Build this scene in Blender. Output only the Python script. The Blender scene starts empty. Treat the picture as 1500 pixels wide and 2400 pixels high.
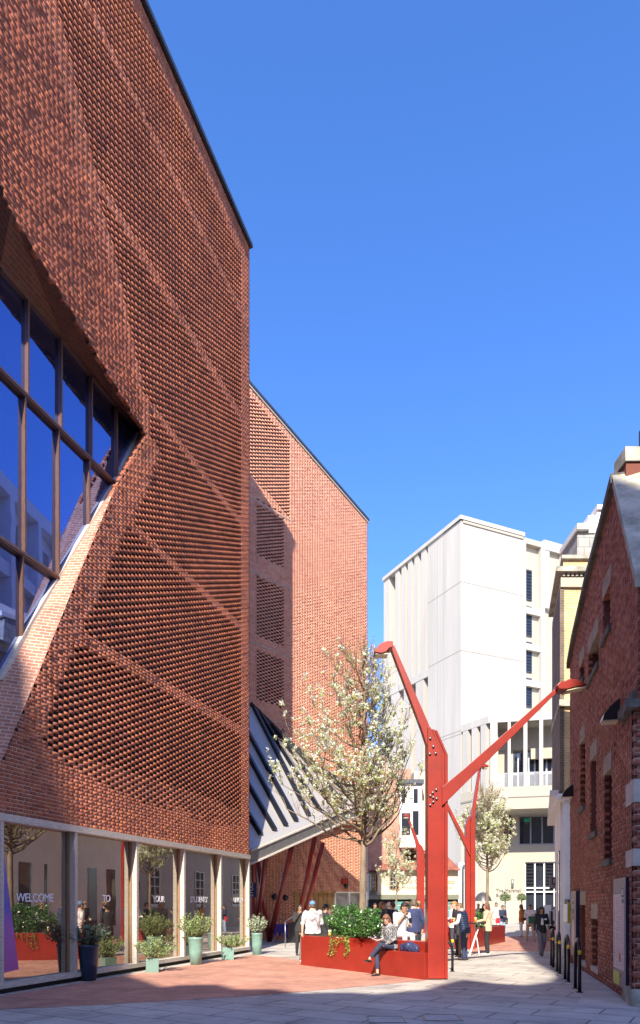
import bpy, bmesh, math, random
import numpy as np
from mathutils import Vector, Matrix, noise
random.seed(7); RNG = np.random.default_rng(7)
S = bpy.context.scene
COL = S.collection
# ------------------------------------------------------------------ camera, sky, sun, exposure
K, CX, HY, EYE = 1650.0, 750.0, 2118.0, 1.65
cam_d = bpy.data.cameras.new('camera'); cam = bpy.data.objects.new('camera', cam_d); COL.objects.link(cam)
cam.location = (0, 0, EYE); cam.rotation_euler = (math.pi/2, 0, 0)
cam_d.sensor_fit = 'HORIZONTAL'; cam_d.sensor_width = 36; cam_d.lens = 36*K/1500
cam_d.shift_y = (HY-1200)/1500; cam_d.clip_end = 4000; cam_d.clip_start = 0.05
S.camera = cam
SUN_EL = math.radians(38.2); SUN_H = Vector((-.153, -.988)).normalized()
SUN = Vector((SUN_H.x*math.cos(SUN_EL), SUN_H.y*math.cos(SUN_EL), math.sin(SUN_EL)))
w = bpy.data.worlds.new('World'); S.world = w; w.use_nodes = True
nt = w.node_tree; nt.nodes.clear()
sky = nt.nodes.new('ShaderNodeTexSky'); sky.sky_type = 'NISHITA'; sky.sun_disc = False
sky.sun_elevation = SUN_EL; sky.sun_rotation = math.atan2(SUN_H.x, SUN_H.y)
sky.air_density = 1.0; sky.dust_density = 0.9; sky.ozone_density = 3.0
hs = nt.nodes.new('ShaderNodeHueSaturation'); hs.inputs['Saturation'].default_value = 1.22
bg = nt.nodes.new('ShaderNodeBackground'); bg.inputs['Strength'].default_value = 0.115
wo = nt.nodes.new('ShaderNodeOutputWorld')
nt.links.new(sky.outputs[0], hs.inputs['Color']); tm = nt.nodes.new('ShaderNodeMixRGB'); tm.blend_type = 'MULTIPLY'; tm.inputs[0].default_value = 1; tm.inputs[2].default_value = (1.30, 1.30, 1.66, 1)
nt.links.new(hs.outputs[0], tm.inputs[1]); nt.links.new(tm.outputs[0], bg.inputs[0]); nt.links.new(bg.outputs[0], wo.inputs[0])
sl = bpy.data.lights.new('sun', 'SUN'); sl.energy = 5.0; sl.angle = math.radians(0.53); sl.color = (1, .94, .83)
so = bpy.data.objects.new('sun', sl); COL.objects.link(so); so.rotation_euler = SUN.to_track_quat('Z', 'Y').to_euler()
so.location = (-20, -60, 60)
S.view_settings.view_transform = 'Standard'; S.view_settings.look = 'None'
S.view_settings.exposure = 0.98; S.view_settings.gamma = 1
try:
    S.cycles.max_bounces = 6; S.cycles.transparent_max_bounces = 8
except Exception: pass
# ------------------------------------------------------------------ pixel geometry
def D(py): return K*EYE/(py-HY)
def G(px, py, z=0.0):
    Y = D(py); return Vector(((px-CX)/K*Y, Y, z))
def PT(px, py, Y): return Vector(((px-CX)/K*Y, Y, EYE+(HY-py)/K*Y))
def PX(px, Y): return (px-CX)/K*Y
def PZ(py, Y): return EYE+(HY-py)/K*Y
class Plane:
    """vertical plane: origin (x, y), unit direction d (u axis), normal n towards the camera, w = offset along n"""
    def __init__(s, ox, oy, vpx=None, d=None, w=0.0):
        if d is None: d = ((vpx-CX)/K, 1.0)
        l = math.hypot(*d); s.d = Vector((d[0]/l, d[1]/l, 0))
        s.n = Vector((s.d.y, -s.d.x, 0))
        if s.n.x*(-ox)+s.n.y*(-oy) < 0: s.n = -s.n
        s.o = Vector((ox, oy, 0)) + s.n*w
    def off(s, w):
        q = Plane(s.o.x, s.o.y, d=(s.d.x, s.d.y)); q.n = s.n.copy(); q.o = s.o + s.n*w; return q
    def uz(s, px, py):
        r = (px-CX)/K
        u = (r*s.o.y-s.o.x)/(s.d.x-r*s.d.y)
        Y = s.o.y+u*s.d.y
        return u, EYE+(HY-py)/K*Y
    def P(s, u, z, w=0.0):
        return s.o + s.d*u + s.n*w + Vector((0, 0, z))
    def M(s, u, z, w=0.0):
        # matrix whose local x = to the right as seen, y = up, z = towards the viewer
        x = s.d.copy()
        if x.cross(Vector((0, 0, 1))).dot(s.n) < 0: x = -x
        m = Matrix(((x.x, 0, s.n.x), (x.y, 0, s.n.y), (0, 1, 0))).to_4x4()
        m.translation = s.P(u, z, w); return m
# ------------------------------------------------------------------ mesh helpers
class MB:
    def __init__(s): s.v = []; s.f = []; s.m = []; s.sm = []
    def add(s, vs, fs, m=0, smooth=False):
        b = len(s.v); s.v += [tuple(v) for v in vs]
        for f in fs: s.f.append(tuple(b+i for i in f)); s.m.append(m); s.sm.append(smooth)
    def hexa(s, p, m=0):   # 8 points: bottom 4, top 4
        s.add(p, [(3,2,1,0),(4,5,6,7),(0,1,5,4),(1,2,6,5),(2,3,7,6),(3,0,4,7)], m)
    def box(s, x0, y0, z0, x1, y1, z1, m=0):
        s.hexa([(x0,y0,z0),(x1,y0,z0),(x1,y1,z0),(x0,y1,z0),(x0,y0,z1),(x1,y0,z1),(x1,y1,z1),(x0,y1,z1)], m)
    def pbox(s, pl, u0, u1, z0, z1, w0, w1, m=0):
        P = pl.P
        s.hexa([P(u0,z0,w0),P(u1,z0,w0),P(u1,z0,w1),P(u0,z0,w1),P(u0,z1,w0),P(u1,z1,w0),P(u1,z1,w1),P(u0,z1,w1)], m)
    def slab(s, pl, pts, w0, w1, m=0):   # polygon of (u, z), extruded between w0 and w1
        n = len(pts)
        a = [pl.P(u, z, w1) for u, z in pts]; b = [pl.P(u, z, w0) for u, z in pts]
        s.add(a+b, [tuple(range(n)), tuple(range(2*n-1, n-1, -1))]+[(i, (i+1) % n, (i+1) % n+n, i+n) for i in range(n)], m)
    def prism(s, pts, z0, z1, m=0):
        n = len(pts)
        s.add([(p[0],p[1],z0) for p in pts]+[(p[0],p[1],z1) for p in pts],
              [tuple(range(n-1,-1,-1)), tuple(range(n, 2*n))]+[(i,(i+1)%n,(i+1)%n+n,i+n) for i in range(n)], m)
    def tube(s, pts, rad, seg=10, m=0, smooth=True, cap=True, side=None):
        pts = [Vector(p) for p in pts]; n = len(pts)
        if not hasattr(rad, '__len__'): rad = [rad]*n
        t0 = (pts[1]-pts[0]).normalized()
        up = Vector(side) if side else (Vector((1,0,0)) if abs(t0.x) < .8 else Vector((0,1,0)))
        vs = []
        for i, p in enumerate(pts):
            t = ((pts[min(i+1,n-1)]-pts[max(i-1,0)])).normalized()
            a = (up - t*up.dot(t)).normalized(); b = t.cross(a); up = a
            r = rad[i]; rx, ry = r if hasattr(r, '__len__') else (r, r)
            for k in range(seg):
                q = 2*math.pi*k/seg
                vs.append(p + a*(rx*math.cos(q)) + b*(ry*math.sin(q)))
        fs = [(i*seg+k, i*seg+(k+1)%seg, (i+1)*seg+(k+1)%seg, (i+1)*seg+k) for i in range(n-1) for k in range(seg)]
        if cap: fs += [tuple(range(seg-1,-1,-1)), tuple(range((n-1)*seg, n*seg))]
        s.add(vs, fs, m, smooth)
    def bar(s, a, b, wx, wy, m=0, up=(0,0,1)):
        a = Vector(a); b = Vector(b); t = (b-a).normalized(); u = Vector(up)
        if abs(t.dot(u)) > .98: u = Vector((1,0,0))
        x = t.cross(u).normalized(); y = x.cross(t)
        q = [x*sx*wx/2+y*sy*wy/2 for sx, sy in ((-1,-1),(1,-1),(1,1),(-1,1))]
        s.hexa([a+i for i in q]+[b+i for i in q], m)
    def build(s, name, mats, parent=None, bevel=0.0, loc=None):
        me = bpy.data.meshes.new(name)
        me.from_pydata([tuple(v) for v in s.v], [], s.f)
        if not isinstance(mats, (list, tuple)): mats = [mats]
        for x in mats: me.materials.append(x)
        me.polygons.foreach_set('material_index', s.m); me.polygons.foreach_set('use_smooth', s.sm)
        me.validate(); me.update()
        bm_ = bmesh.new(); bm_.from_mesh(me); bmesh.ops.recalc_face_normals(bm_, faces=bm_.faces); bm_.to_mesh(me); bm_.free()
        return link(name, me, parent, bevel)
def link(name, me, parent=None, bevel=0.0):
    o = bpy.data.objects.new(name, me); COL.objects.link(o)
    if bevel:
        b = o.modifiers.new('bevel', 'BEVEL'); b.width = bevel; b.segments = 2; b.limit_method = 'ANGLE'
    return o
def thing(name, label, cat, loc=(0,0,0), group=None):
    o = bpy.data.objects.new(name, None); COL.objects.link(o); o.location = loc; o.empty_display_size = .2
    o['label'] = label; o['category'] = cat
    if group: o['group'] = group
    return o
def part(name, mb, mats, parent, bevel=0.0, label=None):
    """mesh authored in world coordinates, placed under parent (no rotation anywhere above)"""
    me_o = mb.build(name, mats, None, bevel) if isinstance(mb, MB) else link(name, mb, None, bevel)
    me_o.parent = parent
    wl = Vector((0,0,0)); p = parent
    while p is not None: wl = wl + p.location; p = p.parent
    me_o.data.transform(Matrix.Translation(-wl))
    if label: me_o['label'] = label
    return me_o
def tag(o, label, cat, group=None):
    o['label'] = label; o['category'] = cat
    if group: o['group'] = group
    return o
def struct(o, kind='structure'): o['kind'] = kind; return o
def copy_tree(o, parent=None):
    c = o.copy(); COL.objects.link(c); c.parent = parent
    for ch in list(o.children): copy_tree(ch, c)
    return c
SC2 = bpy.data.scenes.new('workshop')
def bake(o):
    SC2.collection.objects.link(o); vl = SC2.view_layers[0]; vl.update(); dg = vl.depsgraph; dg.update()
    me = bpy.data.meshes.new_from_object(o.evaluated_get(dg)); bpy.data.objects.remove(o); return me
def text_mesh(txt, size, M, depth=0.004, align='LEFT', spacing=1.0):
    cu = bpy.data.curves.new('lettering', 'FONT'); cu.body = txt; cu.size = size; cu.extrude = depth/2; cu.align_x = align; cu.space_character = spacing
    cu.resolution_u = 3
    o = bpy.data.objects.new('lettering', cu)
    me = bake(o); me.transform(M); me.materials.clear(); return me
def text(name, txt, size, M, mat, parent, **k):
    me = text_mesh(txt, size, M, **k); me.materials.append(mat); return part(name, me, None, parent)
# ------------------------------------------------------------------ materials
def newmat(name):
    m = bpy.data.materials.new(name); m.use_nodes = True
    return m, m.node_tree, m.node_tree.nodes['Principled BSDF']
def ramp(nt, stops):
    r = nt.nodes.new('ShaderNodeValToRGB'); e = r.color_ramp.elements
    while len(e) > 1: e.remove(e[-1])
    e[0].position = stops[0][0]; e[0].color = (*stops[0][1], 1)
    for p, c in stops[1:]:
        q = e.new(p); q.color = (*c, 1)
    return r
def mat(name, col, rough=.6, var=.12, scale=6, bump=.0, bscale=60, spec=.5, metal=0.0, col2=None, coord='Object', stretch=None, sss=0):
    m, nt, b = newmat(name); L = nt.links.new
    tc = nt.nodes.new('ShaderNodeTexCoord'); mp = nt.nodes.new('ShaderNodeMapping')
    L(tc.outputs[coord], mp.inputs[0])
    if stretch: mp.inputs['Scale'].default_value = stretch
    n = nt.nodes.new('ShaderNodeTexNoise'); n.inputs['Scale'].default_value = scale; n.inputs['Detail'].default_value = 5; n.inputs['Roughness'].default_value = .65
    L(mp.outputs[0], n.inputs[0])
    c2 = col2 or tuple(max(0, c*(1-var*1.6)) for c in col); c1 = tuple(min(1, c*(1+var)) for c in col)
    r = ramp(nt, [(.3, c2), (.7, c1)]); L(n.outputs[0], r.inputs[0]); L(r.outputs[0], b.inputs['Base Color'])
    b.inputs['Roughness'].default_value = rough; b.inputs['Metallic'].default_value = metal
    b.inputs['Specular IOR Level'].default_value = spec
    if bump:
        n2 = nt.nodes.new('ShaderNodeTexNoise'); n2.inputs['Scale'].default_value = bscale; n2.inputs['Detail'].default_value = 4
        L(mp.outputs[0], n2.inputs[0]); bp = nt.nodes.new('ShaderNodeBump'); bp.inputs['Strength'].default_value = bump; bp.inputs['Distance'].default_value = .01
        L(n2.outputs[0], bp.inputs['Height']); L(bp.outputs[0], b.inputs['Normal'])
    if sss: b.inputs['Subsurface Weight'].default_value = sss
    return m
def brick_geo_mat(name, cols, dirt=(.5, .5, .5), dirt_amt=.35, mortar_stain=None):
    """bricks built one by one carry a face attribute 'tint' (0..1)"""
    m, nt, b = newmat(name); L = nt.links.new
    a = nt.nodes.new('ShaderNodeAttribute'); a.attribute_name = 'tint'
    r = ramp(nt, [(i/(len(cols)-1), c) for i, c in enumerate(cols)]); L(a.outputs['Fac'], r.inputs[0])
    tc = nt.nodes.new('ShaderNodeTexCoord')
    n = nt.nodes.new('ShaderNodeTexNoise'); n.inputs['Scale'].default_value = .55; n.inputs['Detail'].default_value = 6; L(tc.outputs['Object'], n.inputs[0])
    n2 = nt.nodes.new('ShaderNodeTexNoise'); n2.inputs['Scale'].default_value = 45; n2.inputs['Detail'].default_value = 4; L(tc.outputs['Object'], n2.inputs[0])
    r2 = ramp(nt, [(.38, dirt), (.62, (1.05, 1.02, 1.0))]); L(n.outputs[0], r2.inputs[0])
    r3 = ramp(nt, [(.3, (.84, .82, .80)), (.65, (1.12, 1.12, 1.12))]); L(n2.outputs[0], r3.inputs[0])
    mx = nt.nodes.new('ShaderNodeMixRGB'); mx.blend_type = 'MULTIPLY'; mx.inputs[0].default_value = dirt_amt
    L(r.outputs[0], mx.inputs[1]); L(r2.outputs[0], mx.inputs[2])
    my = nt.nodes.new('ShaderNodeMixRGB'); my.blend_type = 'MULTIPLY'; my.inputs[0].default_value = .8
    L(mx.outputs[0], my.inputs[1]); L(r3.outputs[0], my.inputs[2]); L(my.outputs[0], b.inputs['Base Color'])
    b.inputs['Roughness'].default_value = .85; b.inputs['Specular IOR Level'].default_value = .3
    bp = nt.nodes.new('ShaderNodeBump'); bp.inputs['Strength'].default_value = .5; bp.inputs['Distance'].default_value = .006
    L(n2.outputs[0], bp.inputs['Height']); L(bp.outputs[0], b.inputs['Normal'])
    return m
def brick_tex_mat(name, c1, c2, mortar, scale=1.0, rotz=0.0, bw=.225, bh=.075, ms=.012, var=.3, horizontal=False, off=.5, bump=.4, rough=.85, patch=1.2, spots=0):
    """brick texture laid in the surface's own UV (metres)"""
    m, nt, b = newmat(name); L = nt.links.new
    uv = nt.nodes.new('ShaderNodeUVMap'); uv.uv_map = 'metres'
    mp = nt.nodes.new('ShaderNodeMapping'); mp.inputs['Rotation'].default_value = (0,0,rotz); L(uv.outputs[0], mp.inputs[0])
    t = nt.nodes.new('ShaderNodeTexBrick'); L(mp.outputs[0], t.inputs['Vector'])
    t.inputs['Color1'].default_value = (*c1, 1); t.inputs['Color2'].default_value = (*c2, 1); t.inputs['Mortar'].default_value = (*mortar, 1)
    t.inputs['Scale'].default_value = 1; t.inputs['Brick Width'].default_value = bw; t.inputs['Row Height'].default_value = bh
    t.inputs['Mortar Size'].default_value = ms; t.offset = off; t.inputs['Mortar Smooth'].default_value = .1
    n = nt.nodes.new('ShaderNodeTexNoise'); n.inputs['Scale'].default_value = patch; n.inputs['Detail'].default_value = 8; n.inputs['Roughness'].default_value = .7; L(uv.outputs[0], n.inputs[0])
    r = ramp(nt, [(.3, (1-var*1.5,)*3), (.7, (1+var*.6,)*3)]); L(n.outputs[0], r.inputs[0])
    mx = nt.nodes.new('ShaderNodeMixRGB'); mx.blend_type = 'MULTIPLY'; mx.inputs[0].default_value = 1
    L(t.outputs['Color'], mx.inputs[1]); L(r.outputs[0], mx.inputs[2]); L(mx.outputs[0], b.inputs['Base Color'])
    if spots:
        n3 = nt.nodes.new('ShaderNodeTexNoise'); n3.inputs['Scale'].default_value = .9; n3.inputs['Detail'].default_value = 10; n3.inputs['Roughness'].default_value = .8; L(uv.outputs[0], n3.inputs[0])
        v3 = nt.nodes.new('ShaderNodeTexVoronoi'); v3.inputs['Scale'].default_value = 2.3; v3.inputs['Randomness'].default_value = 1; L(uv.outputs[0], v3.inputs[0])
        rv = ramp(nt, [(.035, (.45,.44,.42)), (.06, (1,1,1))]); L(v3.outputs['Distance'], rv.inputs[0])
        rn = ramp(nt, [(.36, (.62,.60,.57)), (.50, (1,1,1)), (.68, (1.1,1.08,1.02))]); L(n3.outputs[0], rn.inputs[0])
        for r_n in (rv, rn):
            mz = nt.nodes.new('ShaderNodeMixRGB'); mz.blend_type = 'MULTIPLY'; mz.inputs[0].default_value = spots
            L(b.inputs['Base Color'].links[0].from_socket, mz.inputs[1]); L(r_n.outputs[0], mz.inputs[2]); L(mz.outputs[0], b.inputs['Base Color'])
    b.inputs['Roughness'].default_value = rough
    iv = nt.nodes.new('ShaderNodeMath'); iv.operation = 'SUBTRACT'; iv.inputs[0].default_value = 1; L(t.outputs['Fac'], iv.inputs[1])
    n2 = nt.nodes.new('ShaderNodeTexNoise'); n2.inputs['Scale'].default_value = 30; L(uv.outputs[0], n2.inputs[0])
    ad = nt.nodes.new('ShaderNodeMath'); ad.operation = 'MULTIPLY_ADD'; ad.inputs[1].default_value = .5; L(n2.outputs[0], ad.inputs[0]); L(iv.outputs[0], ad.inputs[2])
    bp = nt.nodes.new('ShaderNodeBump'); bp.inputs['Strength'].default_value = bump; bp.inputs['Distance'].default_value = .008
    L(ad.outputs[0], bp.inputs['Height']); L(bp.outputs[0], b.inputs['Normal'])
    return m
def set_uv(o, fn):
    me = o.data; uvl = me.uv_layers.new(name='metres'); co = [v.co for v in me.vertices]
    for p in me.polygons:
        for li in p.loop_indices:
            uvl.data[li].uv = fn(co[me.loops[li].vertex_index], p.normal)
    return o
def uv_wall(c, n):
    if abs(n.z) > .7: return (c.x, c.y)
    h = Vector((-n.y, n.x)); h.normalize() if h.length > 0 else None
    return (c.x*h.x+c.y*h.y, c.z)
def glass_mat(name, col, refl=.45, rough=.01, wav=0.0):
    m, nt, b = newmat(name); L = nt.links.new
    b.inputs['Base Color'].default_value = (*col, 1); b.inputs['Roughness'].default_value = .3; b.inputs['Specular IOR Level'].default_value = .1
    g = nt.nodes.new('ShaderNodeBsdfGlossy'); g.inputs['Roughness'].default_value = rough; g.inputs['Color'].default_value = (.93, .96, 1, 1)
    mx = nt.nodes.new('ShaderNodeMixShader'); fr = nt.nodes.new('ShaderNodeFresnel'); fr.inputs['IOR'].default_value = 1.5
    ad = nt.nodes.new('ShaderNodeMath'); ad.operation = 'ADD'; ad.use_clamp = True; ad.inputs[1].default_value = refl; L(fr.outputs[0], ad.inputs[0])
    L(ad.outputs[0], mx.inputs[0]); L(b.outputs[0], mx.inputs[1]); L(g.outputs[0], mx.inputs[2])
    L(mx.outputs[0], nt.nodes['Material Output'].inputs[0])
    if wav:
        tc = nt.nodes.new('ShaderNodeTexCoord'); n = nt.nodes.new('ShaderNodeTexNoise'); n.inputs['Scale'].default_value = .8; L(tc.outputs['Object'], n.inputs[0])
        bp = nt.nodes.new('ShaderNodeBump'); bp.inputs['Strength'].default_value = wav; bp.inputs['Distance'].default_value = .02
        L(n.outputs[0], bp.inputs['Height']); L(bp.outputs[0], g.inputs['Normal'])
    return m
M = {}
M['brick_a'] = brick_geo_mat('red_brick', [(.19,.062,.036),(.31,.092,.048),(.39,.118,.056),(.45,.150,.068),(.36,.112,.060),(.26,.088,.056)], (.60,.58,.56), .55)
M['brick_b'] = brick_geo_mat('red_brick_wing', [(.50,.20,.13),(.64,.28,.175),(.70,.34,.21),(.66,.29,.18),(.56,.24,.165)], (.75,.72,.7), .3)
M['brick_old'] = brick_geo_mat('old_red_brick', [(.20,.07,.05),(.29,.095,.06),(.34,.115,.07),(.39,.135,.08),(.44,.21,.145),(.27,.09,.07)], (.7,.66,.62), .5)
M['mortar'] = mat('lime_mortar', (.74,.63,.52), .95, .12, 30)
M['mortar_dark'] = mat('dark_mortar', (.20,.13,.10), .95, .15, 30)
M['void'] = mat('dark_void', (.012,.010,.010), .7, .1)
M['zinc'] = mat('grey_zinc', (.09,.10,.12), .45, .2, 2, metal=.6)
M['wood'] = mat('oiled_timber', (.30,.17,.085), .5, .3, 8, .2, 80, stretch=(12,12,1))
M['wood_dark'] = mat('dark_oiled_timber', (.13,.06,.035), .38, .35, 8, .2, 80, stretch=(12,12,1))
M['wood_pale'] = mat('weathered_timber', (.55,.49,.41), .6, .25, 8, .2, 60, stretch=(1,1,9))
M['wood_door'] = mat('oak_boards', (.42,.24,.09), .5, .3, 5, .3, 60, stretch=(14,14,.6))
M['glass_up'] = glass_mat('upper_glazing', (.006,.010,.03), .46, .004, .10)
M['glass_up'].node_tree.nodes['Glossy BSDF'].inputs['Color'].default_value = (.36,.47,.95,1)
M['glass_shop'] = glass_mat('shop_glazing', (.045,.034,.025), .34, .003, .05); M['glass_shop'].node_tree.nodes['Glossy BSDF'].inputs['Color'].default_value = (1,.93,.84,1)
M['glass_canopy'] = glass_mat('canopy_glazing', (.50,.47,.42), .04, .05, .1)
_nt = M['glass_canopy'].node_tree; _out = _nt.nodes['Material Output']; _src = _out.inputs[0].links[0].from_socket
_tr = _nt.nodes.new('ShaderNodeBsdfTransparent'); _tr.inputs[0].default_value = (.75,.75,.75,1); _mx = _nt.nodes.new('ShaderNodeMixShader'); _mx.inputs[0].default_value = .36
_nt.links.new(_src, _mx.inputs[1]); _nt.links.new(_tr.outputs[0], _mx.inputs[2]); _nt.links.new(_mx.outputs[0], _out.inputs[0])
M['glass_dark'] = glass_mat('dark_glazing', (.022,.026,.034), .02, .02)
M['glass_teal'] = mat('teal_glazed_front', (.10,.28,.26), .3, .2, 2)
M['red_steel'] = mat('red_painted_steel', (.29,.024,.013), .36, .10, 1.6, .05, 14, col2=(.22,.020,.012))
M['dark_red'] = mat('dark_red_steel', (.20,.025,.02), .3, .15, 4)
M['black'] = mat('black_paint', (.012,.012,.016), .3, .2)
M['yellow'] = mat('yellow_band', (.75,.50,.02), .4, .1)
M['white_paint'] = mat('white_render', (.80,.78,.74), .7, .05, 1.5)
M['concrete'] = mat('pale_concrete', (.42,.39,.335), .75, .09, .6, .05, 20, stretch=(1.4,1.4,.10))
M['concrete_in'] = mat('cream_concrete', (.40,.35,.27), .8, .05, .5)
M['cream'] = mat('cream_render', (.66,.56,.38), .8, .07, 1.2)
M['stone'] = mat('weathered_stone', (.44,.40,.33), .9, .25, 2.5, .4, 25, col2=(.20,.19,.14))
M['stone_dark'] = mat('mossy_stone', (.13,.12,.10), .95, .3, 5, .4, 30)
M['lintel'] = mat('brown_stone', (.33,.26,.19), .85, .2, 5, .2, 40)
M['stone_pale'] = mat('pale_stone', (.50,.45,.38), .85, .15, 4, .2, 40)
M['metal'] = mat('brushed_metal', (.35,.35,.35), .4, .1, metal=.8)
M['lamp_glass'] = mat('lamp_lens', (.75,.68,.45), .3, .1)
# ------------------------------------------------------------------ real brick walls
def make_quads(name, V, F, midx, tint, mats, smooth=False):
    me = bpy.data.meshes.new(name); nv, nf = len(V), len(F)
    me.vertices.add(nv); me.vertices.foreach_set('co', np.ascontiguousarray(V, dtype=np.float32).ravel())
    me.loops.add(nf*4); me.loops.foreach_set('vertex_index', np.ascontiguousarray(F, dtype=np.int32).ravel())
    me.polygons.add(nf); me.polygons.foreach_set('loop_start', np.arange(0, nf*4, 4, dtype=np.int32))
    try: me.polygons.foreach_set('loop_total', np.full(nf, 4, dtype=np.int32))
    except Exception: pass
    for x in mats: me.materials.append(x)
    me.update(calc_edges=True)
    me.polygons.foreach_set('material_index', midx.astype(np.int32))
    if smooth: me.polygons.foreach_set('use_smooth', np.ones(nf, dtype=bool))
    if tint is not None:
        at = me.attributes.new('tint', 'FLOAT', 'FACE'); at.data.foreach_set('value', tint.astype(np.float32))
    me.validate(); return me
def inpoly(x, y, poly):
    poly = np.asarray(poly, float); c = np.zeros(x.shape, bool); n = len(poly); j = n-1
    for i in range(n):
        xi, yi = poly[i]; xj, yj = poly[j]
        k = ((yi > y) != (yj > y)) & (x < (xj-xi)*(y-yi)/((yj-yi) if yj != yi else 1e-9)+xi)
        c ^= k; j = i
    return c
def brick_wall(name, pl, u0, u1, z0, z1, classify, mats, parent, course=.075, joint=.010, prot=.004, depth=.10, jit=1.0, anchor=None, cut=None, inside=None, hole=.170, hdepth=.022, wfun=None, mrec=-.004):
    """Flemish bond. classify(u, z, isheader) -> code: 0 nothing, 1 flush, 2 hole, 3 recessed, 4 rough (random projection)"""
    nz = int((z1-z0)/course); unit = .225+.1125
    rows = []
    for k in range(nz):
        zc = z0+(k+.5)*course; sh = (k % 2)*unit/2
        a0 = (anchor if anchor is not None else u0)
        n = int((u1-u0)/unit)+3
        base = a0 - sh + np.arange(-1, n)*unit if anchor is None else a0 - sh - np.arange(-1, n)*unit
        rows.append(np.stack([base+.1125, np.full(len(base), zc), np.full(len(base), .225-joint), np.zeros(len(base))], 1))
        rows.append(np.stack([base+.225+.05625, np.full(len(base), zc), np.full(len(base), .1125-joint), np.ones(len(base))], 1))
    B = np.concatenate(rows); B = B[(B[:,0] > u0+.03) & (B[:,0] < u1-.02)]
    code = classify(B[:,0], B[:,1], B[:,3] > .5); keep = code > 0; B = B[keep]; code = code[keep]; n = len(B)
    uc, zc, wd, hd = B.T
    wd = np.where((code == 2) & (hd < .5), .3375-hole, wd)
    ua = np.maximum(uc-wd/2, u0); ub = np.minimum(uc+wd/2, u1)
    for poly, keep_in in ((cut, False), (inside, True)):
        if poly is None: continue
        poly = np.asarray(poly, float)
        for i in range(len(poly)):
            (pu, pz), (qu, qz) = poly[i], poly[(i+1) % len(poly)]
            if abs(pz-qz) < 1e-6: continue
            m_ = (zc-pz)*(zc-qz) < 0; x = pu+(qu-pu)*(zc-pz)/(qz-pz)
            st = m_ & (x > ua) & (x < ub)
            ub = np.where(st & (uc < x), x, ub); ua = np.where(st & (uc >= x), x, ua)
    za = zc-(course-joint)/2; zb = zc+(course-joint)/2
    w1 = RNG.uniform(-.002, prot, n)*jit
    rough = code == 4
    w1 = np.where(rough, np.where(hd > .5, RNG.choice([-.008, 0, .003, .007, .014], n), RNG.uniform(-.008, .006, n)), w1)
    w1 = np.where((code == 3) & (hd > .5), -.055, w1)
    w0 = np.where((code == 2), -hdepth, -depth)
    brick = ~((code == 2) & (hd > .5))
    d = np.array(pl.d); nn = np.array(pl.n); o = np.array(pl.o)
    def P(u, z, w):
        if wfun is not None: w = w + wfun(u, z)
        return o + d*u[:,None] + nn*w[:,None] + np.array([0,0,1.])*z[:,None]
    b = brick
    V = np.stack([P(ua[b],za[b],w0[b]),P(ub[b],za[b],w0[b]),P(ub[b],zb[b],w0[b]),P(ua[b],zb[b],w0[b]),
                  P(ua[b],za[b],w1[b]),P(ub[b],za[b],w1[b]),P(ub[b],zb[b],w1[b]),P(ua[b],zb[b],w1[b])], 1).reshape(-1,3)
    nb = int(b.sum()); q = np.array([[4,5,6,7],[0,4,7,3],[1,2,6,5],[3,7,6,2],[0,1,5,4]])
    F = (np.arange(nb)[:,None,None]*8+q[None]).reshape(-1,4)
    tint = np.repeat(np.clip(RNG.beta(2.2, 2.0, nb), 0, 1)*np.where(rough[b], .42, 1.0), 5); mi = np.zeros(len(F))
    # mortar behind flush bricks
    s = (code != 2); cw = np.where(hd > .5, .1125, .225)/2
    wm = np.where((code == 3) & (hd > .5), -.062, np.where(code == 4, -.012, mrec))
    m0, m1 = np.maximum(uc-cw, ua-.006)[s], np.minimum(uc+cw, ub+.006)[s]; mz0, mz1 = (zc-course/2)[s], (zc+course/2)[s]; mw = wm[s]
    V2 = np.stack([P(m0,mz0,mw),P(m1,mz0,mw),P(m1,mz1,mw),P(m0,mz1,mw)],1).reshape(-1,3)
    F2 = np.arange(len(V2)).reshape(-1,4)+len(V)
    # thin bed joints in the pierced areas, set back from the face
    h = (code == 2) & (hd < .5)
    j0, j1, jz = (uc-wd/2+.03)[h], (uc+wd/2-.03)[h], (zc+course/2)[h]
    hw = np.full(h.sum(), -.012)
    V3 = np.stack([P(j0,jz-joint/2,hw),P(j1,jz-joint/2,hw),P(j1,jz+joint/2,hw),P(j0,jz+joint/2,hw)],1).reshape(-1,3)
    F3 = np.arange(len(V3)).reshape(-1,4)+len(V)+len(V2)
    Vall = np.concatenate([V,V2,V3]); Fall = np.concatenate([F,F2,F3])
    tint = np.concatenate([tint, np.zeros(len(F2)+len(F3))]); mi = np.concatenate([mi, np.ones(len(F2)+len(F3))])
    me = make_quads(name, Vall, Fall, mi, tint, mats)
    return part(name, me, None, parent)
# ================================================================== THE SETTING
# ground: stone paving sheet to the horizon
M['slabs'] = brick_tex_mat('stone_slabs', (.60,.53,.44), (.46,.41,.36), (.15,.13,.11), rotz=math.radians(31), bw=1.35, bh=.62, ms=.014, var=.22, bump=.25, rough=.75, patch=.5, off=.37, spots=.8)
M['pavers'] = brick_tex_mat('brick_pavers', (.62,.30,.20), (.47,.205,.14), (.40,.25,.19), rotz=math.radians(-17), bw=.215, bh=.068, ms=.006, var=.25, bump=.3, rough=.8, patch=.8, spots=.7)
M['kerbstone'] = brick_tex_mat('border_stone', (.54,.49,.42), (.47,.43,.38), (.22,.19,.16), rotz=math.radians(-77), bw=1.1, bh=3, ms=.014, var=.2, bump=.2)
mb = MB(); mb.add([(-400,-400,0),(400,-400,0),(400,1500,0),(-400,1500,0)], [(0,1,2,3)])
g = mb.build('ground', M['slabs']); set_uv(g, lambda c, n: (c.x, c.y)); struct(g)
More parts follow.
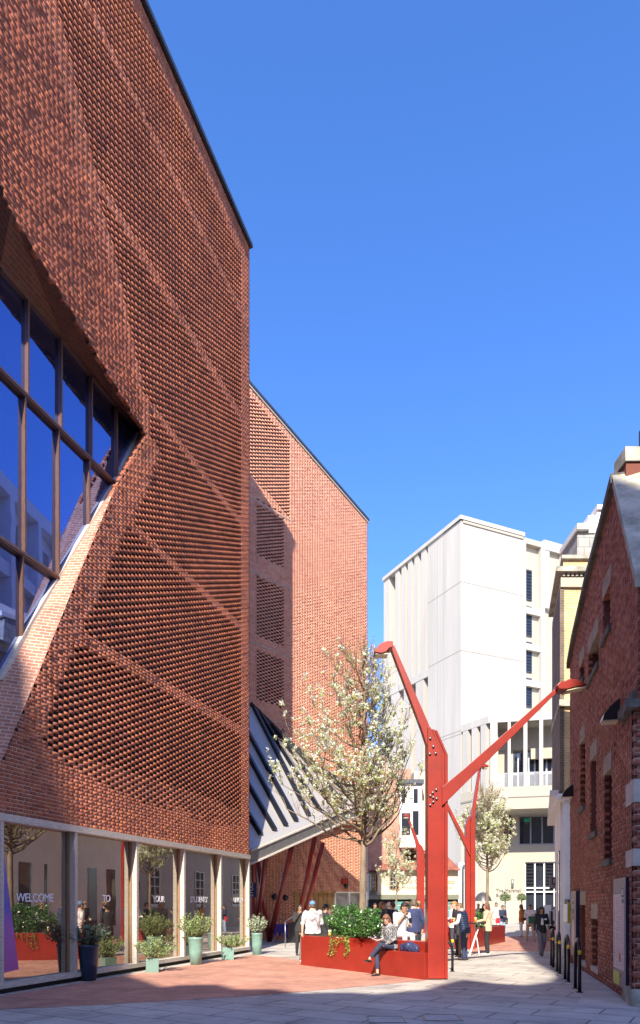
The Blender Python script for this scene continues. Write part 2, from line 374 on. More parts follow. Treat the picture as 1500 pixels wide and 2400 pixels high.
def sheet(name, pts, z, m):
    mb = MB(); mb.add([(p[0], p[1], z) for p in pts], [tuple(range(len(pts)))]); o = mb.build(name, m)
    set_uv(o, lambda c, n: (c.x, c.y)); return struct(o)
F1 = Plane(-4.58, 16.8, vpx=1260)            # street wall of the brick building
uC = F1.uz(584, 2000)[0]                      # its far corner
def fu(px): return F1.uz(px, 2000)[0]
sheet('brick_pavement', [F1.P(-9,0,0), (-8.6,-2), (-6.5,7.6), G(0,2366), G(240,2355), G(600,2334), G(878,2310), G(1000,2297), G(1052,2289), (1.5,19.5), G(703,2250), G(590,2238)], .004, M['pavers'])
sheet('brick_pavement', [G(1090,2236), G(1151,2229), G(1289,2230), (9.6,27), (12.5,36), (9.9,36), G(1184,2197), (6.5,28.6)], .004, M['pavers'])
R1 = Plane(6.59, 17.8, vpx=1128)             # side wall of the gabled building
sheet('pavement_border', [R1.P(-7,0,1.0), R1.P(-7,0,.02), R1.P(3.2,0,.02), R1.P(3.2,0,.62), R1.P(-5.2,0,.62)], .004, M['kerbstone'])
for i, (px, py) in enumerate([(905,2390), (1035,2386), (1066,2316)]):
    c = G(px, py); s = .26 if i < 2 else .2
    mb = MB()
    for k in range(4):
        a, b = [(-s,-s),(s,-s),(s,s),(-s,s)][k], [(-s,-s),(s,-s),(s,s),(-s,s)][(k+1)%4]
        mb.bar((c.x+a[0],c.y+a[1],.006), (c.x+b[0],c.y+b[1],.006), .012, .012)
    mb.box(c.x-s+.02, c.y-s+.02, .001, c.x+s-.02, c.y+s-.02, .007, 1)
    tag(mb.build('inspection_cover', [M['metal'], M['stone_pale']]), ['square recessed paving cover at the bottom edge, nearest to the left', 'square recessed paving cover near the bottom edge, below the red pillar', 'small square cover in the paving just right of the red pillar foot'][i], 'manhole cover')
# ------------------------------------------------------------------ 1. brick building on the left
BC = F1.P(uC, 0)
bb = thing('brick_building', 'tall red building of pierced brickwork with faceted walls, filling the left side', 'building', (BC.x, BC.y, 0))
ZT, ZH = 24.03, 3.30
holes = [F1.uz(*p) for p in [(128,-60),(130,0),(165,130),(207,330),(238,480),(272,600),(318,830),(348,960),(352,1020),(375,1060),(345,1150),(315,1212),(268,1300),(240,1380),(205,1450),(175,1530),(150,1580),(122,1650),(108,1700),(104,1745),(150,1790),(240,1838),(330,1880),(430,1912),(520,1935),(566,1935),(566,600),(545,560),(285,-60)]]
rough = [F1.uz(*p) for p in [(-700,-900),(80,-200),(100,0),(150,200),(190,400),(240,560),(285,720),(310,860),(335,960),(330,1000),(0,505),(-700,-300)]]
shallow_line = [F1.uz(*p) for p in [(0,1700),(100,1770),(240,1800),(400,1850),(566,1905)]]
win_out = [F1.uz(*p) for p in [(343,1018),(270,1143),(175,1370),(85,1590),(0,1792),(-260,2600),(-420,-400),(0,505),(170,760),(260,900)]]
win_out[5] = (-8.9, 3.6); win_out[6] = (-8.9, 17.5)
hx = np.array(holes); rg = np.array(rough); wo_ = np.array(win_out); sh = np.array(shallow_line)
bands = [7.35, 10.75, 14.2, 17.7, 21.2]
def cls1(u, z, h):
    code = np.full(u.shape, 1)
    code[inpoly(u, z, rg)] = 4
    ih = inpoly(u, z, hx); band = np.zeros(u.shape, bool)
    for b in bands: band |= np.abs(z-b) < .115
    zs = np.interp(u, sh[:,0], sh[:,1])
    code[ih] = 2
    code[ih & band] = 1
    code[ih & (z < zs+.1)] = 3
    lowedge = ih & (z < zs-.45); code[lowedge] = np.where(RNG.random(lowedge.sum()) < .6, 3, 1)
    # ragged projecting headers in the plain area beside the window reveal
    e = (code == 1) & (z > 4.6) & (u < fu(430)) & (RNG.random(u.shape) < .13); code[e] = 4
    code[inpoly(u, z, wo_)] = 0
    return code
rl0, rl1 = F1.uz(100,0), F1.uz(338,1000)
def fold(u, z):
    ur = np.interp(z, [rl1[1]-6, rl1[1], rl0[1], rl0[1]+8], [rl1[0], rl1[0], rl0[0], rl0[0]+(rl0[0]-rl1[0])/(rl0[1]-rl1[1])*8])
    k = np.clip((z-rl1[1]+1.0)/1.0, 0, 1)
    return np.where(z < rl1[1]-1, 0, .055*np.clip(ur-u, 0, 6)*k)
brick_wall('wall', F1, -8.9, uC, ZH, ZT-.1, cls1, [M['brick_a'], M['mortar']], bb, anchor=uC, cut=wo_, wfun=fold)
# body of the block behind the skin: solid liner panels with the window left open
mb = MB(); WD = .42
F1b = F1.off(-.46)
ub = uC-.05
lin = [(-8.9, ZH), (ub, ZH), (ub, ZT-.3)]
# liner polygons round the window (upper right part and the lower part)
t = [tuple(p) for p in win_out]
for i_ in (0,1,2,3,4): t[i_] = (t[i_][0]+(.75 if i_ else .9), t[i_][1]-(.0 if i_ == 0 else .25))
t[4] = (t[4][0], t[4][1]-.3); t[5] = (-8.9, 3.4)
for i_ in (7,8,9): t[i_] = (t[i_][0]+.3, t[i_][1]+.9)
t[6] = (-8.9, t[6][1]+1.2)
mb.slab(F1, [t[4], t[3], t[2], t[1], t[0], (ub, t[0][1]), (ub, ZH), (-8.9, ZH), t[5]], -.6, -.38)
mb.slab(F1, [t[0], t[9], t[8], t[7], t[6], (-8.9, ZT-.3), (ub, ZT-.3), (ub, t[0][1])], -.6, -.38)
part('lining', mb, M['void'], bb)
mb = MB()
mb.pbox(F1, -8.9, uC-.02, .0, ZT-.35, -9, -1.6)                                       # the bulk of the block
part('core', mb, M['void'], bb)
# return wall at the far corner
RW = Plane(F1.P(uC,0).x, F1.P(uC,0).y, d=(-F1.n.x, -F1.n.y))
brick_wall('return_wall', RW, .02, 8.6, 0.0, ZT-.1, lambda u, z, h: np.full(u.shape, 1), [M['brick_a'], M['mortar']], bb)
mb = MB(); mb.pbox(F1, -8.9, uC+.10, ZT-.10, ZT+.02, -.5, .10, 0); mb.pbox(F1, -8.9, uC+.05, ZT-.16, ZT-.10, -.4, .05, 1); mb.pbox(F1, -8.9, uC+.08, ZT+.02, ZT+.14, -.42, -.02, 0)
mb.pbox(F1, -8.9, uC, ZT-.2, ZT-.05, -9, -.3, 0)
part('parapet_coping', mb, [M['zinc'], M['black']], bb)
# window reveals (brick, splayed from wall face to the window plane)
FW = F1.off(-.42)
inn = [FW.uz(*p) for p in [(329,1008),(263,1142),(132,1362),(62,1478),(0,1588),(-200,2300),(-420,-400),(0,628),(150,800),(262,938)]]
inn[5] = (-8.9, 4.4); inn[6] = (-8.9, 16.4)
out = [tuple(p) for p in win_out]
M['reveal_brick'] = brick_tex_mat('reveal_brick', (.52,.22,.13), (.40,.15,.09), (.58,.47,.38), bw=.225, bh=.075, ms=.008, var=.2)
mb = MB()
pairs = [(out[0],inn[0]),(out[1],inn[1]),(out[2],inn[2]),(out[3],inn[3]),(out[4],inn[4]),(out[5],inn[5])]
mb.add([F1.P(*a, .0) for a, b in pairs]+[FW.P(*b, 0) for a, b in pairs], [(i, i+1, i+7, i+6) for i in range(5)])
o = part('sloping_reveal', mb, M['reveal_brick'], bb); set_uv(o, lambda c, n: (Vector((c.x,c.y,0)).dot(F1.n)*1.0+ .31*c.x, c.z))
M['shaded_soffit_brick'] = brick_tex_mat('shaded_soffit_brick', (.16,.05,.025), (.12,.037,.02), (.15,.09,.055), bw=.225, bh=.075, ms=.008, var=.2)  # darker copy of the brick: shade of the downward face put into its colour
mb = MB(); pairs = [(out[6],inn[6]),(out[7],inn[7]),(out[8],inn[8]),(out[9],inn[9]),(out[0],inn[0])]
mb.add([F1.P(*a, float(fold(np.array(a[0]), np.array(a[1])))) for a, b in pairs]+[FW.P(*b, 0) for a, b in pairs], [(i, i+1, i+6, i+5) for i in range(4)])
o = part('soffit', mb, M['shaded_soffit_brick'], bb); set_uv(o, lambda c, n: (c.x*F1.d.x+c.y*F1.d.y, Vector((c.x,c.y,0)).dot(F1.n)*1.0+ .2*c.z))
# big window: frame, mullions, transoms, panes
def pline(pl, a, b, w0, w1, half, mb, m=0, vertical=False):
    """bar along a line of the plane, given in (u, z)"""
    (u0, z0), (u1, z1) = a, b
    if vertical: mb.pbox(pl, u0-half, u0+half, min(z0,z1), max(z0,z1), w0, w1, m); return
    L = math.hypot(u1-u0, z1-z0); nu, nz = -(z1-z0)/L*half, (u1-u0)/L*half
    mb.slab(pl, [(u0+nu,z0+nz),(u0-nu,z0-nz),(u1-nu,z1-nz),(u1+nu,z1+nz)], w0, w1, m)
bw = part('big_window', (lambda q: (q.slab(FW, inn, -.06, -.045), q)[1])(MB()), M['glass_up'], bb, label='large slanted window of many blue reflecting panes')
fr = MB()
for i in range(len(inn)):
    a, b = inn[i], inn[(i+1) % len(inn)]
    if i in (5,): continue
    pline(FW, a, b, -.05, .05, .045, fr, 1 if i in (9, 0, 1, 2, 3, 4) and i != 9 else 0)
part('frame', fr, [M['wood_dark'], M['wood_pale']], bw)
def clip_v(poly, u):   # z range of the polygon at u
    zs = []
    for i in range(len(poly)):
        (a, za), (b, zb) = poly[i], poly[(i+1) % len(poly)]
        if (a-u)*(b-u) < 0: zs.append(za+(zb-za)*(u-a)/(b-a))
    return (min(zs), max(zs)) if len(zs) >= 2 else None
def clip_h(poly, z):
    us = []
    for i in range(len(poly)):
        (a, za), (b, zb) = poly[i], poly[(i+1) % len(poly)]
        if (za-z)*(zb-z) < 0: us.append(a+(b-a)*(z-za)/(zb-za))
    return (min(us), max(us)) if len(us) >= 2 else None
tz = [FW.uz(140, 1010)[1], FW.uz(60, 1305)[1]]      # transom heights
tz = [FW.uz(100, 968)[1], FW.uz(50, 1298)[1]]
tr = []
for z in tz:
    r = clip_h(inn, z); q = MB(); q.pbox(FW, max(r[0], -8.8), r[1]-.02, z-.05, z+.05, -.05, .05); q.pbox(FW, max(r[0], -8.8), r[1]-.02, z-.015, z+.015, .05, .065)
    part('transom', q, M['wood_dark'], bw)
for px in (272, 213, 142, 64, -40, -170, -330):
    u = FW.uz(px, 1000)[0]; r = clip_v(inn, u)
    if u < -8.6 or not r: continue
    lv = [r[0]] + [z for z in tz[::-1] if r[0] < z < r[1]] + [r[1]]
    for i in range(len(lv)-1):
        uu = u - (0.09 if i == len(lv)-2-1 else 0.0) - (0.16 if i == len(lv)-2-2 else 0)
        q = MB(); 
        lo = clip_v(inn, uu)[0]+.03 if i == 0 else lv[i]+.05
        q.pbox(FW, uu-.022, uu+.022, lo, lv[i+1]-.04, -.045, .04)
        part('mullion', q, M['wood_dark'], bw)
# street level windows
zs0, zs1 = .12, 3.22
posts = [fu(-420), fu(-200), fu(2), fu(176), fu(320), fu(431), fu(517), fu(583)]
fb = MB(); fb.pbox(F1, -8.9, uC, ZH-.14, ZH-.0, -.22, .05, 0); fb.pbox(F1, -8.9, uC, .10, .20, -.22, .05, 0)
part('window_rail', fb, M['wood_pale'], bb)
fb = MB(); fb.pbox(F1, -8.9, uC-.04, 0, .10, -.4, -.06); part('plinth', fb, M['void'], bb)
words = {2: ('WELCOME', 38, 155), 3: ('TO', 240, 0), 4: ('YOUR', 358, 0), 5: ('STUDENTS’', 446, 0), 6: ('UNION', 548, 0)}
M['letter'] = mat('white_vinyl', (.88,.90,.92), .5, .02)
for i in range(len(posts)-1):
    a, b = posts[i], posts[i+1]
    g = MB(); g.pbox(F1, a+.05, b-.05, .20, ZH-.14, -.15, -.14)
    wn = part('window', g, M['glass_shop'], bb)
    q = MB()
    for uu, w0, w1, mm in ((b-.045, -.24, .03, 0), (b-.085, -.22, -.10, 1)): q.pbox(F1, uu, uu+.05 if mm else b+.045, .2, ZH-.14, w0, w1, mm)
    part('frame', q, [M['wood_pale'], M['wood']], wn)
    if i in words:
        wd, px, _ = words[i]; uu = F1.off(-.135).uz(px, 2100)[0]; zz = 1.69
        text('lettering', wd, .235, F1.M(uu, zz, -.135), M['letter'], wn, spacing=.92)
    if i == 2:
        q = MB(); FP = F1.off(-.136)
        q.slab(FP, [FP.uz(*p) for p in [(-40,1960),(2,1960),(14,2040),(44,2272),(-40,2292)]], -.002, .002)
        m_, nt_, b_ = newmat('purple_print'); tc = nt_.nodes.new('ShaderNodeTexCoord'); sx = nt_.nodes.new('ShaderNodeSeparateXYZ')
        nt_.links.new(tc.outputs['Object'], sx.inputs[0]); mr = nt_.nodes.new('ShaderNodeMapRange'); mr.inputs[1].default_value = .3; mr.inputs[2].default_value = 2.9
        nt_.links.new(sx.outputs['Z'], mr.inputs[0]); rr = ramp(nt_, [(0,(.42,.10,.30)),(.35,(.36,.13,.42)),(.5,(.12,.12,.45)),(1,(.30,.16,.50))]); nt_.links.new(mr.outputs[0], rr.inputs[0]); nt_.links.new(rr.outputs[0], b_.inputs['Base Color'])
        part('poster', q, m_, wn)
# ------------------------------------------------------------------ wing of the brick building
W2 = Plane(-1.15, 31.58, vpx=2250)
uR = W2.uz(861, 1500)[0]
WC = W2.P(uR, 0)
W3 = Plane(WC.x, WC.y, vpx=3100)             # lower entrance wall, turned a little from the upper one
zl = W2.uz(583, 897); zr = W2.uz(861, 1218)
def ztop(u): return zl[1]+(zr[1]-zl[1])*(u-zl[0])/(zr[0]-zl[0])
ZW0 = 5.6
pan = [(W2.uz(582,900)[0], W2.uz(672,900)[0])]
bandz = [W2.uz(620, y)[1] for y in (1185, 1352, 1517, 1685)]
# upper pierced panel outline and the lower ones
pt = np.array([W2.uz(*p) for p in [(575,915),(600,940),(678,1033),(678,1215),(640,1170),(575,1100)]])
ps = [np.array([W2.uz(*p) for p in q]) for q in (
    [(599,1165),(667,1205),(667,1330),(660,1328),(599,1297)], [(599,1345),(668,1383),(668,1500),(599,1478)], [(599,1365),(668,1385),(668,1518),(598,1486)],
    [(599,1520),(669,1548),(669,1662),(599,1637)], [(599,1693),(669,1712),(669,1800),(599,1790)])]
def cls2(u, z, h):
    code = np.full(u.shape, 1); code[inpoly(u, z, pt)] = 2
    for p in ps: code[inpoly(u, z, p)] = 2
    for bz in bandz: code[np.abs(z-bz) < .06] = 1
    e = (code == 1) & (RNG.random(u.shape) < .05); code[e] = 4
    code[z > ztop(u)-.12] = 0
    return code
brick_wall('wing_wall', W2, W2.uz(540,1500)[0], uR, ZW0, max(zl[1], zr[1])+1.5, cls2, [M['brick_b'], M['mortar']], bb, anchor=uR, prot=.012)
mb = MB(); ul = W2.uz(540,1500)[0]
mb.slab(W2, [(ul, ZW0), (uR-.02, ZW0), (uR-.02, ztop(uR)-.2), (ul, ztop(ul)-.2)], -7, -.42)
part('wing_core', mb, M['void'], bb)
mb = MB(); 
for (dz0, dz1, w0, w1, mm) in ((-.14, -.05, -.5, .05, 1), (-.05, .05, -.5, .09, 0)):
    mb.slab(W2, [(ul, ztop(ul)+dz0), (uR+.06, ztop(uR+.06)+dz0), (uR+.06, ztop(uR+.06)+dz1), (ul, ztop(ul)+dz1)], w0, w1, mm)
part('wing_coping', mb, [M['zinc'], M['concrete']], bb)
for bz in bandz:
    mb = MB(); mb.pbox(W2, ul, W2.uz(684,1500)[0], bz-.02, bz+.02, -.05, .016); part('string_course', mb, M['concrete_in'], bb)
WR = Plane(WC.x, WC.y, d=(-W2.n.x, -W2.n.y))
mb = MB(); mb.pbox(W2, uR-.1, uR-.005, 0.0, ztop(uR)-.14, -7, -.11); o = part('wing_return', mb, M['brick_b'], bb)
# entrance wall
u3 = W3.uz(560, 2000)[0]; u3d0, u3d1, u3g1 = W3.uz(690,2100)[0], W3.uz(788,2100)[0], W3.uz(861,2100)[0]-.03
zd = W3.uz(800, 2089)[1]
def cls3(u, z, h):
    code = np.full(u.shape, 1); code[(u > u3d0) & (u < uRr) & (z < zd)] = 0; return code
uRr = W3.uz(860, 2000)[0]
brick_wall('entrance_wall', W3, min(u3,uRr)-.5, uRr, 0, 9.5, cls3, [M['brick_b'], M['mortar_dark']], bb)
mb = MB(); mb.pbox(W3, u3-.5, uRr, 0, 9.5, -.7, -.3); part('entrance_core', mb, M['void'], bb)
mb = MB(); mb.pbox(W3, u3d0, u3d1, 0, zd, -.24, -.16, 0)
for i in range(9):
    uu = u3d0+(u3d1-u3d0)*(i+.5)/9; mb.pbox(W3, uu-.008, uu+.008, .02, zd-.03, -.165, -.155, 1)
mb.pbox(W3, u3d0, u3d1, zd-.09, zd, -.2, .01, 0); mb.pbox(W3, u3d0, u3d0+.09, 0, zd-.09, -.2, .01, 0)
dr = part('door', mb, [M['wood_door'], M['void']], bb, label='wide oak boarded doors under the brick wall')
mb = MB(); um = (u3d0+u3d1)/2
for dx in (-.12, .12): mb.tube([W3.P(um+dx, .8, -.1), W3.P(um+dx, 1.5, -.1)], .018, 6)
part('handle', mb, M['metal'], dr)
mb = MB(); mb.pbox(W3, u3d1+.03, u3g1, 0.05, zd-.02, -.2, -.18); gp = part('glass_screen', mb, M['glass_canopy'], bb)
mb = MB()
for uu in (u3d1, (u3d1*1.1+u3g1*.9)/2, u3g1): mb.pbox(W3, uu-.03, uu+.03, 0, zd, -.22, -.05)
mb.pbox(W3, u3d1, u3g1, zd-.08, zd, -.22, -.04); mb.pbox(W3, u3g1-.42, u3g1+.03, 0, zd, -.05, .0)
part('screen_frame', mb, M['white_paint'], gp)
# alarm, speakers on the entrance wall
a0 = W3.uz(806, 2065); mb = MB(); mb.pbox(W3, a0[0]-.17, a0[0]+.17, a0[1]-.13, a0[1]+.13, 0, .12)
tag(mb.build('alarm_box', M['red_steel']), 'small bright red alarm box on the brick wall above the doorway', 'alarm box')
a0 = W3.uz(809, 2079); mb = MB(); mb.tube([W3.P(a0[0], a0[1]+.12, .08), W3.P(a0[0], a0[1], .1), W3.P(a0[0], a0[1]-.09, .1)], [.09,.1,.03], 10)
tag(mb.build('dome_camera', M['black']), 'black dome camera hanging under the red alarm box', 'camera')
for px, py, lab in ((642, 2102, 'round black vent on the shaded brick wall, nearer the glazed corner'), (668, 2104, 'round black vent on the shaded brick wall, beside the leaning column')):
    u, z = W3.uz(px, py); mb = MB(); mb.tube([W3.P(u, z, -.01), W3.P(u, z, .09)], .13, 16); tag(mb.build('round_vent', M['black']), lab, 'vent')
# ------------------------------------------------------------------ canopy on leaning columns
gl = [PT(588, 1990, 25.0), PT(705, 1935, 27.0), PT(862, 1872, 30.3)]         # gutter line (lower edge of glass)
_r0 = PT(586, 1650, W2.P(W2.uz(588,1700)[0],0).y-.05)
cn_n = (gl[2]-gl[0]).cross(_r0-gl[0]).normalized()
EYEV = Vector((0, 0, EYE))
def on_canopy(px, py):
    dr_ = Vector(((px-CX)/K, 1, (HY-py)/K)); t = (gl[0]-EYEV).dot(cn_n)/dr_.dot(cn_n); return EYEV+dr_*t
rg_ = [on_canopy(586,1650), on_canopy(735,1795), on_canopy(862,1868)]
cn = MB(); c_in = -cn_n if cn_n.y < 0 else cn_n
poly = [on_canopy(560,2003), gl[0], gl[2], rg_[2], rg_[1], rg_[0], on_canopy(560,1625)]
cn.add(poly+[p+c_in*.03 for p in poly], [tuple(range(7)), tuple(range(13,6,-1))]+[(i,(i+1)%7,(i+1)%7+7,i+7) for i in range(7)])
cp = part('canopy', cn, M['glass_canopy'], bb, label='steep sheet of glass over the entrance')
for (a, b) in (((575,1900),(610,1957)),((575,1830),(643,1947)),((575,1762),(669,1936)),((575,1708),(693,1925)),((594,1660),(722,1912)),((610,1676),(748,1900)),((634,1698),(775,1888)),((662,1724),(800,1877)),((692,1752),(824,1869))):
    q = MB(); q.bar(on_canopy(*a)-c_in*.04, on_canopy(*b)-c_in*.05, .15, .16); part('glazing_bar', q, M['black'], cp)
def lerp(a, b, t): return a*(1-t)+b*t
q = MB(); q.bar(gl[0]+Vector((-.05,-.05,-.30)), gl[2]+Vector((0,-.05,-.30)), .16, .42, 0); q.bar(gl[0]+Vector((-.05,-.10,-.08)), gl[2]+Vector((0,-.10,-.08)), .2, .06, 1); q.bar(gl[0]+Vector((-.05,-.10,-.54)), gl[2]+Vector((0,-.10,-.54)), .2, .06, 1)
part('gutter', q, [M['metal'], M['wood_pale']], cp)
q = MB(); q.bar(rg_[0], rg_[1], .16, .2); q.bar(rg_[1], rg_[2], .16, .2); part('ridge_flashing', q, M['black'], cp)
vb = [G(598,2207), G(631,2207.5), G(690,2207)]
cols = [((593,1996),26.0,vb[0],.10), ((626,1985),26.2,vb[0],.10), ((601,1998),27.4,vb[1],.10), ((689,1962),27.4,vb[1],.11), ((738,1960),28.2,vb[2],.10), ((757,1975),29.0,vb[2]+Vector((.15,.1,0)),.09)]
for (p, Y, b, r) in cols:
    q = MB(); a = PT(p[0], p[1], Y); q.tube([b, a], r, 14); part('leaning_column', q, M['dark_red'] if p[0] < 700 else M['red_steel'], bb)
# ------------------------------------------------------------------ 2. gabled red brick building on the right
gb = thing('gabled_building', 'old dark red brick gable building with stone quoins along the right edge', 'building', (R1.P(-5,0).x, R1.P(-5,0).y, 0))
def ru(px): return R1.uz(px, 2000)[0]
uF, uN = ru(1336), ru(1474)                   # far and near ends (u grows away from the camera)
apex = R1.uz(1446, 1118); eave = R1.uz(1347, 1500)
gable = [R1.uz(*p) for p in [(1336,2300),(1336,1700),(1338,1580),(1347,1500),(1380,1362),(1412,1246),(1444,1125),(1448,1160),(1462,1215),(1478,1275),(1490,1320),(1500,1350)]]
uN2 = uN
gable[0] = (uF, -.1); far_eave = gable[3]
gl_ = [(uF, 0), (uF, R1.uz(1338,1560)[1])] + [R1.uz(*p) for p in [(1347,1505),(1380,1365),(1412,1250),(1444,1128)]]
apx = gl_[-1]
uA_, zA_ = R1.uz(1479,1276); mN = (zA_-apx[1])/(uA_-apx[0]); uE = uN-.75; zE = apx[1]+mN*(uE-apx[0]); zcap = PZ(1662, 11.35)
gl_ += [(uE, zE), (uE, zcap), (uN, zcap-.01), (uN, 0)]
gpoly = np.array(gl_)
slits = [(1361,1369,1729,1900),(1386,1396,1766,1958),(1417,1431,1802,2022),(1387,1391,1548,1608),(1399,1401,1480,1600)]
ops = []
for (x0,x1,y0,y1) in [(1361,1368,1733,1896),(1386,1396,1770,1955),(1417,1430,1804,2018),(1362,1370,2121,2250),(1388,1398,2154,2263),(1360,1366,1549,1606),(1380,1400,1486,1600),(1415,1429,1369,1500)]:
    um = R1.uz((x0+x1)/2, 2000)[0]; ops.append((R1.uz(x1+3,2000)[0], R1.uz(x0-1,2000)[0], R1.uz(x0, y1)[1], R1.uz(x1, y0)[1]))
def cls4(u, z, h):
    code = np.full(u.shape, 1); code[RNG.random(u.shape) < .04] = 4
    for (a, b, c, d_) in ops: code[(u > a) & (u < b) & (z > c) & (z < d_)] = 0
    code[~inpoly(u, z, gpoly)] = 0; return code
brick_wall('wall', R1, uE, uF, 0, apx[1]+.2, cls4, [M['brick_old'], M['mortar_dark']], gb, anchor=uF, prot=.010, jit=.9, course=.078, inside=gpoly)
mb = MB()
body = [(u, z) for u, z in gl_]
mb.slab(R1, [(u, max(0, z-.12)) for u, z in gl_], -.9, -.42)
part('core', mb, M['void'], gb)
for i, (a, b, c, d_) in enumerate(ops):
    q = MB(); q.pbox(R1, a, b, c, d_, -.3, -.28); wn = part('window', q, M['glass_dark'] if i in (6, 7) else M['brick_old'], gb)
    q = MB(); q.pbox(R1, a-.05, b+.05, d_, d_+.34, -.3, .012); part('lintel', q, M['lintel'], wn)
    q = MB(); q.pbox(R1, a-.07, b+.07, c-.12, c, -.3, .06 if i not in (3,4) else .015); part('sill', q, M['stone_dark'] if i not in (3,4) else M['stone_pale'], wn)
    for e0, e1 in ((a-.005,a),(b,b+.005)): q = MB(); q.pbox(R1, e0, e1, c, d_, -.3, -.02); part('jamb', q, M['brick_old'], wn)
# coping of the far slope, and the near stone slope with chimney-like shoulder
q = MB()
fs = gl_[1:6]
for i in range(len(fs)-1):
    (u0,z0),(u1,z1) = fs[i], fs[i+1]; q.slab(R1, [(u0,z0-.02),(u1,z1-.02),(u1,z1+.16),(u0,z0+.16)], -.45, .10)
part('coping', q, M['stone_dark'], gb)
q = MB(); (ua, za) = apx; ue, ze = uE-.1, apx[1]+mN*(uE-.1-apx[0])+.12
q.add([R1.P(ua,za+.12,.07), R1.P(ue,ze,.07), R1.P(ue,ze,-3.2), R1.P(ua,za+.12,-3.2), R1.P(ua,za-.08,.07), R1.P(ue,ze-.2,.07), R1.P(ue,ze-.2,-3.2), R1.P(ua,za-.08,-3.2)], [(0,1,2,3),(4,7,6,5),(0,4,5,1),(1,5,6,2),(2,6,7,3),(3,7,4,0)])
part('stone_roof_slope', q, M['stone'], gb)
q = MB(); Yc = R1.P(ua,0).y; x0 = PX(1446, Yc+.3)
q.box(x0, Yc-.1, za+.05, x0+3.5, Yc+.3, za+.30, 1); q.box(x0-.03, Yc-.14, za+.30, x0+3.6, Yc+.36, za+.56, 0)
part('chimney_base', q, [M['stone'], M['brick_old']], gb)
# front face of the corner pier with quoins
fx0, fY = PX(1487, 11.35), 11.35
pu0, pu1 = R1.uz(1474,2300)[0], R1.uz(1487,2300)[0]
R1p = R1.off(.10)
q0 = R1p.P(pu0-.1, 0); q1 = Vector((fx0, fY, 0))
FR = Plane(fx0, fY, d=(1, 0.0))
zp = PZ(1662, fY)
brick_wall('front_wall', FR, .0, 3.6, .28, zp, lambda u, z, h: np.full(u.shape, 1), [M['brick_old'], M['mortar']], gb, course=PZ(2100,fY)-PZ(2113.2,fY), prot=.004)
mb = MB(); mb.prism([(fx0, fY+.1), (fx0+3.6, fY+.1), (fx0+3.6, 12.6), (PX(1474, 12.3)+.12, 12.6)], .0, zp); part('front_core', mb, M['void'], gb)
q = MB(); sx0 = PX(1474.5, 11.9)
pier = [(fx0, fY+.002), (fx0+.05, fY+.1), (fx0+.3, 12.4), (sx0+.35, 12.4), (sx0, 12.0)]
pier_pl = Plane(fx0, fY, d=(sx0-fx0, 12.0-fY)); plen = math.hypot(sx0-fx0, 12.0-fY)
brick_wall('pier_side', pier_pl, 0.0, plen, .28, zp, lambda u, z, h: np.full(u.shape, 1), [M['brick_old'], M['mortar_dark']], gb, prot=.008)
for (ya, yb) in ((1989,2029),(1826,1880)):
    q = MB(); q.box(fx0-.012, fY-.012, PZ(yb,fY), fx0+2, fY+.1, PZ(ya,fY)); q.pbox(pier_pl, -.012, plen+.01, PZ(yb,fY), PZ(ya,fY), -.1, .014)
    part('quoin', q, M['stone_pale'], gb)
q = MB(); q.box(fx0-.07, fY-.08, 0, fx0+3.6, fY+.1, .28); q.pbox(pier_pl, -.06, plen+.05, 0, .28, -.1, .06); part('plinth', q, M['stone'], gb)
q = MB(); q.prism([(fx0-.2, fY-.14), (fx0+3.6, fY-.14), (fx0+3.6, 12.6), (sx0+.2, 12.6), (sx0-.04, 12.1)], zp, zp+.14); q.prism([(fx0-.05, fY-.02), (fx0+3.6, fY-.02), (fx0+3.6, 12.6), (sx0+.1, 12.6), (sx0-.0, 12.1)], zp+.14, zp+.3)
part('stone_cap', q, M['stone_dark'], gb)
q = MB(); q.box(PX(1497,13.2), 12.5, 8.5, PX(1497,13.2)+.5, 13.2, PZ(960,12.6)); part('roof_cladding', q, M['zinc'], gb)
def wedge_lamp(px0, px1, y0, y1, lab):
    u0, u1 = R1.uz(px0, 2000)[0], R1.uz(px1, 2000)[0]; um = (u0+u1)/2; z1, z0 = R1.uz((px0+px1)/2, y0)[1], R1.uz((px0+px1)/2, y1)[1]
    h = z1-z0; t = thing('wall_lamp', lab, 'wall lamp', R1.P(um, z0), 'curved wall lamps on the gabled building')
    prof = [(0,z0),(.30,z0),(.27,z0+h*.3),(.18,z0+h*.65),(.04,z1),(0,z1)]
    q = MB(); W = .17
    a = [R1.P(um-W, z, w_) for w_, z in prof]; b = [R1.P(um+W, z, w_) for w_, z in prof]; n = len(prof)
    q.add(a+b, [tuple(range(n)), tuple(range(2*n-1,n-1,-1))]+[(i,(i+1)%n,(i+1)%n+n,i+n) for i in range(n)]); part('shade', q, M['black'], t)
    q = MB(); q.pbox(R1, um-W+.02, um+W-.02, z0-.02, z0, .02, .28); part('diffuser', q, M['lamp_glass'], t)
wedge_lamp(1440, 1460, 1644, 1690, 'larger dark curved wall lamp on the brick wall, close to the stone cap')
wedge_lamp(1337, 1348, 1841, 1868, 'smaller dark curved wall lamp at the far end of the brick wall')
